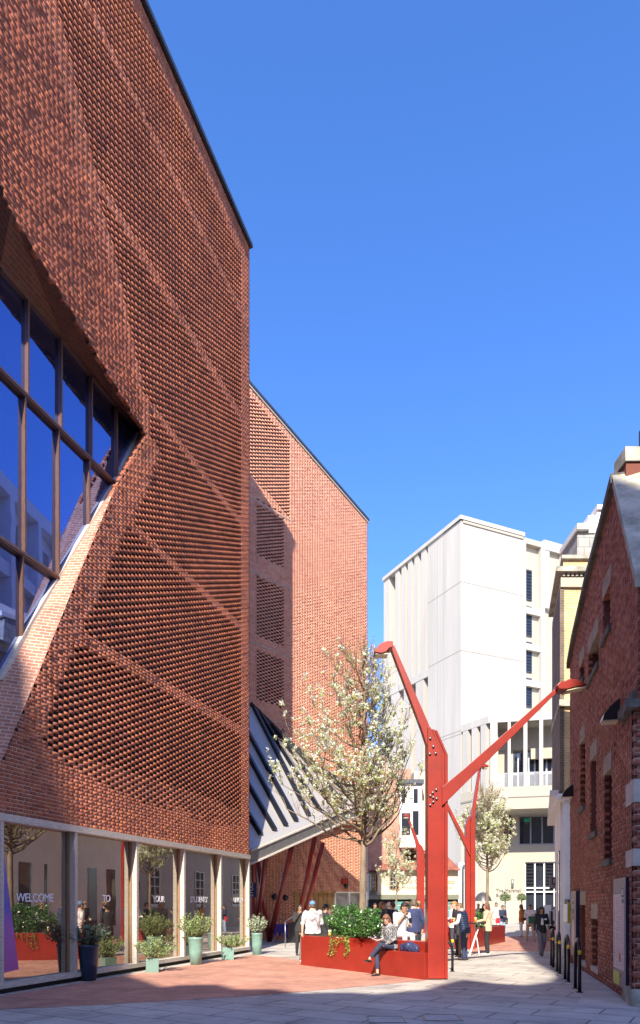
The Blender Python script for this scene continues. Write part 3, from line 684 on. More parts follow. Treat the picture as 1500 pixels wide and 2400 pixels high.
# notice boards
M['board_grey'] = mat('mauve_print', (.24,.19,.19), .5, .05); M['board_pink'] = mat('pale_pink_print', (.62,.52,.52), .5, .04); M['print_red'] = mat('red_print', (.50,.10,.08), .6, .05)
M['print_dark'] = mat('dark_print', (.10,.08,.08), .6, .05); M['lime'] = mat('lime_green_print', (.50,.55,.06), .5, .06); M['board_edge'] = mat('blue_black_edge', (.015,.02,.06), .35, .1)
RB = R1.off(.09)
def bu(px, pl=RB): return pl.uz(px, 2100)[0]
a, b = bu(1438), bu(1467); zt_, zb_ = RB.uz(1452, 2058)[1], RB.uz(1452, 2312)[1]
ub0, ub1 = min(a,b), max(a,b)     # ub1 is the far (left) edge
nbd = thing('notice_board', 'tall pale directory board with a yellow corner on the brick wall near the right edge', 'notice board', RB.P(ub0, zb_))
q = MB(); q.pbox(RB, ub0, ub1, zb_, zt_, -.08, 0); part('casing', q, M['board_edge'], nbd)
H_ = zt_-zb_; W_ = ub1-ub0
def fx(f): return ub1-W_*f                       # f from the left as seen
q = MB(); q.pbox(RB, ub0+.02, ub1, zb_+.01, zt_-.01, 0, .004, 0)
q.pbox(RB, fx(.86), ub1-.02, zb_+H_*.16, zb_+H_*.85, .004, .007, 1); q.pbox(RB, fx(.5), ub1-.01, zb_+.02, zb_+H_*.13, .004, .008, 2)
sheet_ = part('sheet', q, [M['board_grey'], M['board_pink'], M['lime']], nbd)
q = MB()
for c in range(4):
    for r in range(44):
        zz = zb_+H_*(.18+.66*r/44)
        if RNG.random() < .12: continue
        f0 = .08+c*.2; ln = RNG.uniform(.05,.14); q.pbox(RB, fx(f0+ln), fx(f0), zz, zz+.008, .007, .009, 0 if RNG.random() < .55 else 1)
part('listing', q, [M['print_red'], M['print_dark']], nbd)
def disc(pl, u, z, ru_, rz, w0, w1, m, name, parent, n=28):
    q = MB(); q.slab(pl, [(u+ru_*math.cos(2*math.pi*i/n), z+rz*math.sin(2*math.pi*i/n)) for i in range(n)], w0, w1); return part(name, q, m, parent)
M['board_dark'] = mat('charcoal_print', (.09,.075,.075), .5, .05)
disc(RB, fx(.80), zt_-H_*.16, .155, .155, .005, .009, M['lamp_glass'], 'ring', nbd); disc(RB, fx(.80), zt_-H_*.16, .145, .145, .009, .012, M['board_dark'], 'roundel', nbd)
text('lettering', 'LSE', .13, RB.M(fx(.80), zt_-H_*.155, .0125), M['letter'], nbd, align='CENTER'); text('lettering', 'Campus', .06, RB.M(fx(.80), zt_-H_*.195, .0125), M['letter'], nbd, align='CENTER')
disc(RB, fx(.57), zb_+H_*.27, .085, .085, .009, .012, M['print_red'], 'red_spot', nbd)
text('lettering', 'LSE', .10, RB.M(fx(.55), zb_+H_*.09, .006), M['print_red'], nbd)
RC = R1.off(.10); a, b = RC.uz(1338,2100)[0], RC.uz(1350,2100)[0]; z1, z0 = RC.uz(1344, 2089)[1], RC.uz(1344, 2240)[1]
n2 = thing('notice_board', 'narrow grey campus map board with two circles at the far end of the brick wall', 'notice board', RC.P(min(a,b), z0))
q = MB(); q.pbox(RC, min(a,b), max(a,b), z0, z1, -.10, 0); part('casing', q, M['board_edge'], n2)
q = MB(); q.pbox(RC, min(a,b)+.01, max(a,b), z0+.01, z1-.01, 0, .004); part('sheet', q, M['board_grey'], n2)
uu = (a+b)/2; disc(RC, uu, z1-.42, .22, .22, .005, .008, M['lamp_glass'], 'ring', n2); disc(RC, uu, z1-.42, .205, .205, .008, .010, M['board_dark'], 'roundel', n2)
disc(RC, uu, z1-1.1, .30, .36, .005, .008, M['board_pink'], 'map', n2); text('lettering', 'LSE', .16, RC.M(uu, z1-.45, .011), M['letter'], n2, align='CENTER')
c = Vector((PX(1333,20.3), 20.3, 0)); z1, z0 = PZ(2115,20.3), PZ(2164,20.3)
gs = thing('yellow_sign', 'lime yellow projecting sign box at the end of the brick wall', 'sign', (c.x, c.y, z0))
q = MB(); q.box(c.x-.035, 20.28, z0, c.x+.06, 20.36, z1, 0); part('panel', q, M['lime'], gs); q = MB(); q.box(c.x-.05, 20.30, z0+.05, c.x-.035, 20.6, z1-.05, 0); part('face', q, M['letter'], gs)
# ------------------------------------------------------------------ 3. yellow brick building with white shopfront
M['brick_yel'] = brick_tex_mat('yellow_stock_brick', (.68,.46,.19), (.55,.36,.14), (.60,.50,.32), var=.25)
M['brick_shaded'] = brick_tex_mat('shaded_brick', (.20,.13,.08), (.14,.09,.06), (.2,.16,.12), var=.3)  # shade of the house's side wall is put into this dark brick colour
yY = 21.2; yb = thing('yellow_brick_building', 'yellow stock brick house with white shopfront and slate roof behind the gable', 'building', (PX(1330,yY), yY, 0))
xl = PX(1320, yY); zsf = PZ(1862, yY)
L1 = Plane(PX(1322, yY), yY, vpx=1170)
def yprism(xa, ya, depth, z0, z1, x1=12.0, fl=L1):
    d = fl.d; return [(xa, ya), (x1, ya), (x1+d.x*depth, ya+depth), (xa+d.x/d.y*depth, ya+depth)]
q = MB(); q.prism(yprism(xl, yY, 3.2, 0, 0), zsf, PZ(1372, yY)); o = part('wall', q, M['brick_yel'], yb); set_uv(o, uv_wall)
q = MB(); q.prism(yprism(PX(1312,yY), yY-.02, 3.2, 0, 0, x1=PX(1322,yY)+.0), zsf+.1, PZ(1372, yY)); o = part('side_wall', q, M['brick_shaded'], yb); set_uv(o, uv_wall)
for (pa, pb, ex, m) in ((1862,1876,.22,'white_paint'),(1642,1657,.16,'stone'),(1356,1378,.10,'concrete_in'),(1335,1346,.28,'stone')):
    q = MB(); q.prism(yprism(PX(1320,yY)-ex, yY-ex*.8, 3.4, 0, 0), PZ(pb, yY), PZ(pa, yY)); part('cornice', q, M[m], yb)
q = MB(); q.prism(yprism(PX(1320,yY), yY, 3.2, 0, 0), PZ(1356,yY), PZ(1312, yY)); o = part('parapet', q, M['brick_yel'], yb); set_uv(o, uv_wall)
q = MB(); q.prism(yprism(PX(1314,yY), yY-.1, 3.3, 0, 0), PZ(1312,yY), PZ(1304, yY)); part('parapet_stone', q, M['stone'], yb)
q = MB()
for i in range(10): 
    x = PX(1316,yY)+i*.13; q.box(x, yY-.12, PZ(1354,yY), x+.07, yY-.0, PZ(1346,yY))
part('dentils', q, M['concrete_in'], yb)
q = MB(); q.prism(yprism(PX(1322,yY), yY+.02, 3.0, 0, 0), 0, zsf); part('shopfront', q, M['white_paint'], yb)
q = MB(); q.box(PX(1323,yY), yY-.05, .0, PX(1345,yY), yY+.05, zsf-.02); q.box(PX(1321,yY), yY-.08, zsf-.55, PX(1345,yY), yY, zsf-.35); q.box(PX(1321,yY), yY-.08, 0, PX(1345,yY), yY-.0, .5); part('pilaster', q, M['white_paint'], yb)
q = MB(); q.box(PX(1322,yY)+.0, yY-.35, PZ(2122,yY), PX(1345,yY), yY-.05, PZ(2108,yY)); part('hood', q, M['zinc'], yb)
q = MB(); q.box(PX(1324,yY), yY-.2, PZ(2140,yY), PX(1332,yY), yY-.06, PZ(2125,yY)); tag(q.build('intercom_box', M['print_dark']), 'small dark entry panel under the grey hood beside the white pilaster', 'intercom')
# far strip of the side elevation: long cream front with dark slits (seen very obliquely)
LF = Plane(PX(1310, 23), 23, d=(.0+PX(1300,30)-PX(1310,23), 7))
q = MB(); q.pbox(LF, -1.5, 7, 0, zsf, -1.0, 0); part('side_shopfront', q, M['white_paint'], yb)
q = MB()
for k in range(5): q.pbox(LF, -1.2+k*1.5, -.5+k*1.5, .6, 3.3, 0, .03)
part('side_glazing', q, M['glass_dark'], yb)
q = MB(); q.pbox(LF, -1.5, 7, zsf, zsf+.2, -.2, .3); part('side_cornice', q, M['white_paint'], yb)
q = MB(); q.pbox(LF, -1.5, 7, zsf+.2, PZ(1440, 23), -1.2, -.1); o = part('side_upper_wall', q, M['brick_shaded'], yb); set_uv(o, uv_wall)
for (u0_, z0_) in ((.5, 7.0), (2.6, 7.0), (4.7, 7.0)):
    q = MB(); q.pbox(LF, u0_, u0_+1.0, z0_, z0_+1.9, -.1, -.02); part('window', q, M['glass_dark'], yb)
# blue-grey downpipe bit, slate mansard, white dormer, chimney rail
q = MB(); q.box(PX(1353,yY+1), yY+1, PZ(1312,yY), PX(1393,yY+1), yY+2.5, PZ(1240, yY+1)); o = part('roof', q, brick_tex_mat('slates', (.42,.40,.36), (.34,.33,.31), (.2,.2,.2), bw=.35, bh=.3, ms=.012), yb); set_uv(o, uv_wall)
q = MB(); q.box(PX(1352,yY+.9), yY+.85, PZ(1245,yY+1), PX(1378,yY+1), yY+2.5, PZ(1232, yY+1)); q.box(PX(1380,yY+.9), yY+.95, PZ(1250,yY+1), PX(1396,yY+1), yY+2.4, PZ(1210,yY+1)); part('chimney', q, M['white_paint'], yb)
q = MB(); q.box(PX(1393,yY+1), yY+.8, PZ(1312,yY), PX(1450,yY+1), yY+2.4, PZ(1204, yY+1)); q.box(PX(1392,yY+1), yY+.72, PZ(1204,yY+1), PX(1450,yY+1), yY+2.5, PZ(1194, yY+1)); part('dormer', q, M['white_paint'], yb)
q = MB(); a = PT(1421,1196,yY+1); q.tube([a, a+Vector((0,0,.5)), a+Vector((.06,0,.54)), a+Vector((.6,0,.56))], .03, 6); part('vent_pipe', q, M['white_paint'], yb)
# ------------------------------------------------------------------ 4. pale concrete building at the end of the street
CY = 62.0; CXm = PX(1080, CY)
ML = Plane(CXm, CY, vpx=-45); MR = Plane(CXm, CY, vpx=4360)
wb = thing('concrete_building', 'tall pale concrete office building with vertical fins at the end of the street', 'building', (CXm, CY, 0))
if ML.uz(1000,1500)[0] < 0: ML.d = -ML.d
zT = PZ(1218, CY)
def lu(px): return ML.uz(px, 1500)[0]
def mu(px): return MR.uz(px, 1500)[0]
uL1, uL2 = lu(1003), lu(900); uR1, uR2, uR3 = mu(1228), mu(1276), mu(1360)
q = MB()
# solid corner block in plan, built as one prism
cs = [ML.P(uL1,0), Vector((CXm,CY,0)), MR.P(uR1,0), MR.P(uR1,0,-10), ML.P(uL1,0,-10)]
q.prism([(p.x,p.y) for p in cs], 0, zT); part('corner_block', q, M['concrete'], wb)
z1a, z2a = PZ(1363, CY), PZ(1524, CY)
q = MB()
for z in (z1a, z2a, PZ(1712,CY), PZ(1720,CY)):
    q.pbox(ML, 0, uL1, z-.035, z+.035, -.01, .008); q.pbox(MR, 0, uR1, z-.035, z+.035, -.01, .008)
for uu, a, b in ((mu(1140), z1a, zT), (mu(1148), z2a, z1a), (mu(1125), PZ(1712,CY), z2a), (mu(1185), z1a, zT)): q.pbox(MR, uu-.02, uu+.02, a, b, -.01, .005)
for uu in (lu(1040), lu(1025)): q.pbox(ML, uu-.02, uu+.02, 14, zT, -.01, .005)
M['joint'] = mat('panel_joint', (.26,.24,.20), .9, .03); part('panel_joint', q, M['joint'], wb)
q = MB(); q.pbox(ML, -.12, uL2+.1, zT, zT+.35, -2.5, .15); q.pbox(MR, -.12, uR1, zT, zT+.35, -2.5, .15)
part('roof_edge', q, M['concrete'], wb)
# left face: recessed wall, fins, belt
zb1 = PZ(1568, ML.P(uL1,0).y)
q = MB(); q.pbox(ML, uL1, uL2-2.8, 0, zT-1.5, -4, -1.7); part('recessed_wall', q, M['concrete_in'], wb)
for (a, b) in ((987,998),(971,980),(956,965),(941,950),(926.5,935),(899.5,912)):
    q = MB(); q.pbox(ML, lu(b), lu(a), zb1, zT, -1.72, 0); part('fin', q, M['concrete'], wb)
for (px, yy) in ((1001.5,1375),(985.5,1390),(969.5,1405),(954,1420)):
    Yl = ML.P(lu(px),0).y
    for k in range(4):
        za = PZ(yy+k*88+40, Yl); q = MB(); q.pbox(ML, lu(px+2.5)-1.1, lu(px)+1.3, za, za+PZ(0,Yl)-PZ(70,Yl), -1.7, -1.64); part('slit_window', q, M['glass_dark'], wb)
q = MB(); q.pbox(ML, uL1, uL2, zb1-.7, zb1, -1.72, .02); part('belt', q, M['concrete'], wb)
for (a, b) in ((974,992),(946,960),(916,934),(897,905)):
    q = MB(); q.pbox(ML, lu(b), lu(a), 12, zb1-.7, -1.72, -.02); part('fin', q, M['concrete'], wb)
q = MB(); q.pbox(ML, uL1, uL2, 0, PZ(1815, CY+8), -1.7, -.01); part('lower_wall', q, M['concrete'], wb)
for (px, ya, yb_) in ((922,1645,1668),(999,1578,1625)):
    Yl = ML.P(lu(px),0).y; q = MB(); q.pbox(ML, lu(px)-.5, lu(px)+.5, PZ(yb_,Yl), PZ(ya,Yl), -1.7, -1.6); part('slit_window', q, M['glass_dark'], wb)
# right face: window strip
MRi = MR.off(-.35); q = MB(); q.pbox(MR, uR1, uR2+3.2, 17.2, zT-.5, -8, -.5); part('window_bay_wall', q, M['concrete_in'], wb)
for (a, b) in ((1228,1233),(1269,1277.5)):
    q = MB(); q.pbox(MR, mu(a), mu(b), 16.9, zT, -2, .0); part('pier', q, M['concrete'], wb)
q = MB(); q.pbox(MR, mu(1277), mu(1302), 16.9, zT-4.0, -9, -1.2); q.pbox(MR, mu(1302), mu(1345), 16.9, zT-4.6, -9, -1.25); part('set_back_wall', q, M['concrete_in'], wb)
Ym = MR.P(mu(1245),0).y
for k, (ya, yb_) in enumerate(((1333,1400),(1419,1485),(1503,1570),(1588,1652))):
    q = MB(); q.pbox(MR, mu(1237), mu(1252.5), PZ(yb_,Ym), PZ(ya,Ym), -.5, -.46); wn = part('window', q, M['glass_dark'], wb)
    q = MB(); z0_, z1_ = PZ(yb_,Ym), PZ(ya,Ym)
    for a, b in ((1236,1238),(1252,1253.5)): q.pbox(MR, mu(a), mu(b), z0_, z1_, -.48, -.38)
    q.pbox(MR, mu(1236), mu(1253.5), z1_-.08, z1_+.08, -.48, -.38); q.pbox(MR, mu(1236), mu(1253.5), z0_-.08, z0_+.04, -.48, -.38)
    part('frame', q, M['zinc'], wn)
    q = MB()
    for r in range(9): q.pbox(MR, mu(1238.5), mu(1252), z0_+(z1_-z0_)*(r+.5)/9-.03, z0_+(z1_-z0_)*(r+.5)/9+.03, -.46, -.42)
    part('louvre', q, M['black'], wn)
    q = MB(); q.pbox(MR, mu(1233), mu(1269), z0_-1.5, z0_-.9, -.5, -.12); part('spandrel', q, M['concrete'], wb)
Y2 = MR.P(mu(1290),0,-1.2).y
for (ya, yb_, xa, xb) in ((1360,1422,1277.5,1282),(1440,1486,1277.5,1282),(1512,1576,1278,1300),(1597,1660,1278,1302)):
    q = MB(); q.pbox(MR, mu(xa), mu(xb), PZ(yb_,Y2), PZ(ya,Y2), -1.2, -1.14); wn = part('window', q, M['glass_dark'], wb)
    q = MB(); q.pbox(MR, mu(xa+5), mu(xa+6), PZ(yb_,Y2), PZ(ya,Y2), -1.14, -1.06); q.pbox(MR, mu(xa), mu(xb), PZ(ya,Y2), PZ(ya,Y2)+.15, -1.14, -1.0); part('frame', q, M['metal'], wn)
q = MB()
for i in range(22):
    uu = mu(1278)+(mu(1300)-mu(1278))*i/21; q.pbox(MR, uu-.02, uu+.02, PZ(1487,Y2), PZ(1472,Y2), -.9, -.86)
q.pbox(MR, mu(1278), mu(1301), PZ(1472,Y2), PZ(1471,Y2), -.92, -.84); part('railing', q, M['metal'], wb)
# roof frame (pergola) to the right
q = MB(); q.pbox(MR, mu(1277), mu(1365), zT-.55, zT+.35, -1.3, -.1); q.pbox(MR, mu(1277), mu(1365), zT-.55, zT+.1, -8.0, -7.2)
for px in (1277, 1318, 1355): q.pbox(MR, mu(px), mu(px)+.7, zT-6, zT-.1, -1.3, -.15)
for px in (1277, 1318, 1355): q.pbox(MR, mu(px), mu(px)+.5, zT-.5, zT, -8, -1.3)
part('roof_frame', q, M['concrete'], wb)
# upper beams under parapet of the face
q = MB(); q.pbox(MR, 0.2, mu(1226), zT-.25, zT-.05, .02, .10); q.pbox(MR, mu(1233), mu(1270), zT-.5, zT, -2, -.02); part('cornice_strip', q, M['concrete_in'], wb)
# lower projecting terrace volume
zc1 = PZ(1712, CY); A_ = (CXm, CY); Bp = PT(1145, 1690, (zc1-EYE)*K/(HY-1690)); Cp = PT(1312, 1680, (zc1-EYE)*K/(HY-1680))
P1 = Plane(CXm, CY, d=(Bp.x-CXm, Bp.y-CY)); P2 = Plane(Bp.x, Bp.y, d=(Cp.x-Bp.x, Cp.y-Bp.y))
l1 = math.hypot(Bp.x-CXm, Bp.y-CY); l2 = math.hypot(Cp.x-Bp.x, Cp.y-Bp.y)+4
zpar1, zpar0 = PZ(1846, Bp.y), PZ(1898, Bp.y)
q = MB(); fp = [(CXm, CY), (Bp.x, Bp.y), (P2.P(l2,0).x, P2.P(l2,0).y), (P2.P(l2,0).x+1, CY+9), (CXm+1, CY+9)]
q.prism(fp, zc1-.15, zc1+.45); part('terrace_roof', q, M['concrete'], wb)
q = MB(); q.prism(fp, zpar0, zpar1); part('terrace_parapet', q, M['concrete_in'], wb)
q = MB(); q.pbox(P1, 0, l1, zpar1-.9, zpar1-.75, 0, .05); q.pbox(P2, 0, l2, zpar1-.9, zpar1-.82, 0, .05); part('parapet_line', q, M['joint'], wb)
for (a, b) in ((1084,1096),(1105,1117),(1126,1138),):
    q = MB(); q.pbox(P1, P1.uz(a,1800)[0], P1.uz(b,1800)[0], zpar1, zc1-.1, -1.4, -.02); part('terrace_column', q, M['concrete'], wb)
for (a, b) in ((1149,1166),(1190,1197),(1227,1236),(1264,1273)):
    q = MB(); q.pbox(P2, P2.uz(a,1800)[0], P2.uz(b,1800)[0], zpar1, zc1-.1, -.8, -.02); part('terrace_column', q, M['concrete'], wb)
P2b = P2.off(-2.6)
q = MB(); q.pbox(P2, -1.0, P2.uz(1205,1800)[0], zpar1, zc1, -4, -2.7); q.pbox(P2, -1.0, l2, P2b.uz(1260,1755)[1], zc1, -4, -2.6); part('terrace_back_wall', q, M['concrete_in'], wb)
zg1 = P2b.uz(1260,1760)[1]
q = MB(); q.pbox(P2, P2.uz(1200,1800)[0], l2, zpar1, zg1, -3.4, -3.3); tg = part('terrace_glazing', q, M['glass_dark'], wb)
q = MB()
for px in (1215, 1228, 1240, 1254, 1268, 1282, 1296): 
    uu = P2b.uz(px,1800)[0]; q.pbox(P2, uu-.07, uu+.07, zpar1, zg1, -3.3, -3.1)
q.pbox(P2, P2.uz(1200,1800)[0], l2, zpar1+1.5, zpar1+1.65, -3.3, -3.15); part('frame', q, M['metal'], tg)
q = MB(); zr1 = zpar1+.05+(PZ(1815,Bp.y)-PZ(1846,Bp.y))
for i in range(60):
    uu = P2.uz(1166,1800)[0]+(P2.uz(1312,1800)[0]-P2.uz(1166,1800)[0])*i/59; q.pbox(P2, uu-.02, uu+.02, zpar1, zr1, -.35, -.32)
q.pbox(P2, P2.uz(1166,1800)[0], P2.uz(1312,1800)[0], zr1, zr1+.06, -.38, -.3); part('railing', q, M['metal'], wb)
q = MB(); q.pbox(P2, 3.5, l2, zc1-2.9, zc1-2.0, -2.6, -2.2); part('balcony_front', q, M['concrete_in'], wb)
# below the terrace: recessed walls and glazing
P3 = P2.off(-4.2)
def p3(x, y): return P3.uz(x, y)
wl0 = p3(1152,2000)[0]; wr = l2
za, zb_ = p3(1260,1912)[1], p3(1260,1980)[1]; zc_, zd_ = p3(1260,2020)[1], 0.0
q = MB()
q.pbox(P3, wl0-3, p3(1216,2000)[0], 0, zpar0, -3, 0)
q.pbox(P3, p3(1216,2000)[0], wr, zc_, zb_, -3, 0); q.pbox(P3, p3(1216,2000)[0], p3(1231,2000)[0], 0, zc_, -3, 0); q.pbox(P3, p3(1216,2000)[0], wr, za, zpar0, -3, 0)
part('ground_wall', q, M['concrete_in'], wb)
for (x0, x1, z0_, z1_, nm) in ((1217,1312,zb_,za,'first_floor_window'), (1231,1312,.05,zc_,'ground_glazing')):
    q = MB(); q.pbox(P3, p3(x0,2000)[0], wr, z0_, z1_, -.5, -.45); wn = part('window', q, M['glass_dark'], wb)
    q = MB(); xs = (1217,1244,1271,1299) if x0 == 1217 else (1231,1254,1276,1300)
    for px in xs: uu = p3(px,2000)[0]; q.pbox(P3, uu-.06, uu+.06, z0_, z1_, -.45, -.2)
    q.pbox(P3, p3(x0,2000)[0], wr, z1_-.08, z1_+.05, -.45, -.15); q.pbox(P3, p3(x0,2000)[0], wr, z0_, z0_+.12, -.45, -.15)
    if x0 == 1231:
        for yy in (2081, 2090): zz = p3(1260,yy)[1]; q.pbox(P3, p3(x0,2000)[0], wr, zz-.06, zz+.06, -.45, -.18)
    part('frame', q, M['white_paint'] if x0 == 1231 else M['metal'], wn)
    if x0 == 1231:
        q = MB()
        for (xa, xb) in ((1232,1252),(1277,1298)):
            for r in range(7): zz = p3(1260, 2030+r*8)[1]; q.pbox(P3, p3(xa,2000)[0], p3(xb,2000)[0], zz-.05, zz+.05, -.45, -.3)
        part('louvre', q, M['black'], wn)
M['exit_green'] = mat('exit_green', (.02,.45,.22), .5, .05)
q = MB(); a = p3(1237,1921); q.pbox(P3, a[0]-.3, a[0]+.3, a[1]-.15, a[1]+.15, -.44, -.40); part('exit_sign', q, M['exit_green'], wb)
q = MB(); a, b = p3(1181,2000)[0], p3(1198,2000)[0]; q.pbox(P3, a, b, p3(1190,1980)[1], p3(1190,1912)[1], -.02, .03); wn = part('window', q, M['glass_dark'], wb)
q = MB()
for r in range(6): zz = p3(1190,1920+r*11)[1]; q.pbox(P3, a, b, zz-.04, zz+.04, .03, .08)
q.pbox(P3, a, a+.06, p3(1190,1980)[1], p3(1190,1912)[1], .03, .09)
part('louvre', q, M['black'], wn)
M['grey_letter'] = mat('grey_lettering', (.09,.09,.085), .6, .03)
a = p3(1162, 2091); text('lettering', 'The Marshall\nBuilding', .42, P3.M(a[0], a[1], .04), M['grey_letter'], wb, depth=.02)
a = p3(1201, 2070); q = MB(); q.tube([P3.P(a[0],a[1]-.35,.12),P3.P(a[0],a[1]+.35,.12)], .11, 10); tag(q.build('wall_light', M['metal']), 'small cylinder light on the pale wall above the building name', 'wall light')
# hanging shop sign
sY = 30.0; t = thing('shop_sign', 'dark square hanging sign reading LSE SHOP beside the white pilaster', 'sign', (PX(1298,sY), sY, PZ(2082,sY)))
q = MB(); q.box(PX(1289,sY), sY, PZ(2083,sY), PX(1313,sY), sY+.1, PZ(2055,sY)); part('panel', q, M['board_dark'], t)
q = MB(); q.box(PX(1297.5,sY), sY-.012, PZ(2070,sY), PX(1307,sY), sY, PZ(2060,sY)); part('patch', q, M['board_pink'], t)
q = MB(); zz0, zz1, xx0, xx1 = PZ(2081,sY), PZ(2057,sY), PX(1291,sY), PX(1312,sY)
for bx in ((xx0,zz0,xx1,zz0+.01),(xx0,zz1-.01,xx1,zz1),(xx0,zz0,xx0+.01,zz1)): q.box(bx[0], sY-.01, bx[1], bx[2], sY, bx[3])
part('border', q, M['letter'], t)
text('lettering', 'LSE', .13, Matrix.Translation((PX(1298.5,sY), sY-.016, PZ(2069,sY))) @ Matrix.Rotation(math.pi/2,4,'X'), M['board_dark'], t)
text('lettering', 'LSE SHOP', .075, Matrix.Translation((PX(1292.5,sY), sY-.012, PZ(2077.5,sY))) @ Matrix.Rotation(math.pi/2,4,'X'), M['letter'], t)
# ------------------------------------------------------------------ 5. old brick and cream corner shop
SY = 46.0
sb = thing('corner_shop', 'old brick and cream shop building with red tiled roof behind the blossom tree', 'building', (PX(960,SY), SY, 0))
M['brick_shop'] = brick_tex_mat('orange_brick', (.48,.20,.11), (.40,.15,.09), (.5,.38,.3), var=.25)
M['tiles'] = brick_tex_mat('clay_tiles', (.42,.14,.08), (.33,.10,.06), (.2,.07,.05), bw=.2, bh=.16, ms=.012, var=.3)
def sbx(name, x0, x1, y0, y1, dy0, dy1, m, parent=None, uv=False):
    q = MB(); q.box(PX(x0,SY), SY+dy0, PZ(y1,SY), PX(x1,SY), SY+dy1, PZ(y0,SY)); o = part(name, q, m, parent or sb)
    if uv: set_uv(o, uv_wall)
    return o
sbx('brick_wall', 864, 950, 1800, 2045, .8, 8, M['brick_shop'], uv=True)
sbx('brick_wall', 880, 910, 1760, 1800, 1.5, 4, M['brick_shop'], uv=True)
sbx('chimney', 953, 976, 1782, 1850, 3, 4.5, M['brick_shop'], uv=True)
sbx('chimney', 966, 986, 1772, 1800, 5, 6.0, M['brick_old'])
sbx('render_wall', 976, 1010, 1800, 1990, 1.2, 8, M['cream'])
by = sbx('bay_window', 938, 990, 1836, 1985, .2, 5, M['white_paint'])
for (x0,x1,y0,y1) in ((942,950,1845,1880),(970,980,1848,1880),(942,962,1905,1955),(968,982,1900,1955)): sbx('pane', x0, x1, y0, y1, .12, .22, M['glass_dark'], by)
sbx('bay_lead_roof', 934, 994, 1826, 1836, 0, 5, M['zinc'])
sbx('drainpipe', 991.5, 993.5, 1840, 2040, .9, 1.1, M['print_dark'])
q = MB(); za, zb_ = PZ(2040,SY), PZ(1992,SY); xa, xb, xc, xd = PX(866,SY), PX(1078,SY), PX(1062,SY), PX(900,SY)
q.add([(xa,SY-.5,za),(xb,SY-.5,za),(xc,SY+3.2,zb_),(xd,SY+3.2,zb_),(xa,SY+3.2,za),(xb,SY+5,za)], [(0,1,2,3),(0,3,4),(1,5,2),(4,3,2,5),(0,4,5,1)])
o = part('roof', q, M['tiles'], sb); set_uv(o, lambda c, n: (c.x, c.z*1.2))
sbx('upper_wall', 885, 1073, 2040, 2097, 0, 6, M['cream'])
sbx('canted_wall', 866, 888, 2044, 2097, .6, 6, M['concrete_in'])
sbx('fascia', 864, 1074, 2097, 2108, -.25, 5, mat('olive_fascia', (.16,.16,.11), .5, .1))
sbx('shop_base', 864, 1074, 2108, 2178, .1, 6, M['void'])
shp = sbx('shop_glazing', 925, 1060, 2112, 2168, -.05, .1, M['glass_teal'])
for yy in (2122, 2134): sbx('glazing_bar', 925, 1060, yy, yy+.8, -.09, -.05, M['white_paint'], shp)
for (x0,x1,y0,y1) in ((912,936,2047,2085),(869,881,2049,2087)):
    wn = sbx('window', x0, x1, y0, y1, -.04, .1 if x0 > 900 else .7, M['wood_door'])
    pn = sbx('pane', x0+2.5, x1-2.5, y0+2, y1-2, -.06, -.04, M['glass_dark'], wn)
    for k in range(1, 4): sbx('glazing_bar', x0+2.5, x1-2.5, y0+(y1-y0)*k/4-.5, y0+(y1-y0)*k/4+.5, -.09, -.06, M['wood_pale'], wn)
    for k in range(1, 3): sbx('glazing_bar', x0+2.5+(x1-x0-5)*k/3-.4, x0+2.5+(x1-x0-5)*k/3+.4, y0+2, y1-2, -.092, -.06, M['wood_pale'], wn)
TM = lambda px, py: Matrix.Translation((PX(px,SY), SY-.03, PZ(py,SY))) @ Matrix.Rotation(math.pi/2,4,'X')
M['faded'] = mat('faded_black_lettering', (.20,.17,.12), .8, .1)
text('lettering', 'The', .38, TM(972,2058), M['faded'], sb); text('lettering', 'Old Curiosity Shop', .44, TM(942,2071), M['faded'], sb, spacing=1.0); text('lettering', 'Immortalised by Charles Dickens', .24, TM(942,2083), M['faded'], sb)
# slim white house with a downpipe right of the shop
q = MB(); q.box(PX(1075,52), 52, 0, PX(1094,52), 56, PZ(2022,52)); hs_ = tag(q.build('white_house', M['white_paint']), 'narrow white rendered wall between the shop and the second red pillar', 'building')
q = MB(); q.tube([(PX(1085,51.8),51.8,0),(PX(1085,51.8),51.8,PZ(2032,52)),(PX(1088,51.8),51.8,PZ(2028,52))], .07, 8); tag(q.build('downpipe', M['zinc']), 'grey downpipe on the narrow white wall beside the shop', 'drainpipe')
# ------------------------------------------------------------------ 6. buildings out of frame (they throw the shade and fill the reflections)
prof = [(-34,24),(-12,27.6),(-9.95,27.4),(-9.7,26.8),(-9.4,23.6),(-9.1,22.8),(-8.1,21.6),(-7.2,20.6),(-7.1,20.9),(-6.3,21),(-5.7,20.35),(-5,20.4),(-4.4,19.9),(-3.45,20.0),(-2.98,19.8),(-2.1,20.3),(-1.76,21.0),(-1.28,21.8),(-.67,21.2),(-.07,20.9),(.53,21.4),(.96,22.6),(.92,24.0),(.92,25.4),(1.07,27.1),(1.35,29.7),(2.2,28.2),(5,25.5),(20,24)]
BP = Plane(0, -12, d=(1, 0))
RATIO = abs(SUN_H.x/SUN_H.y)
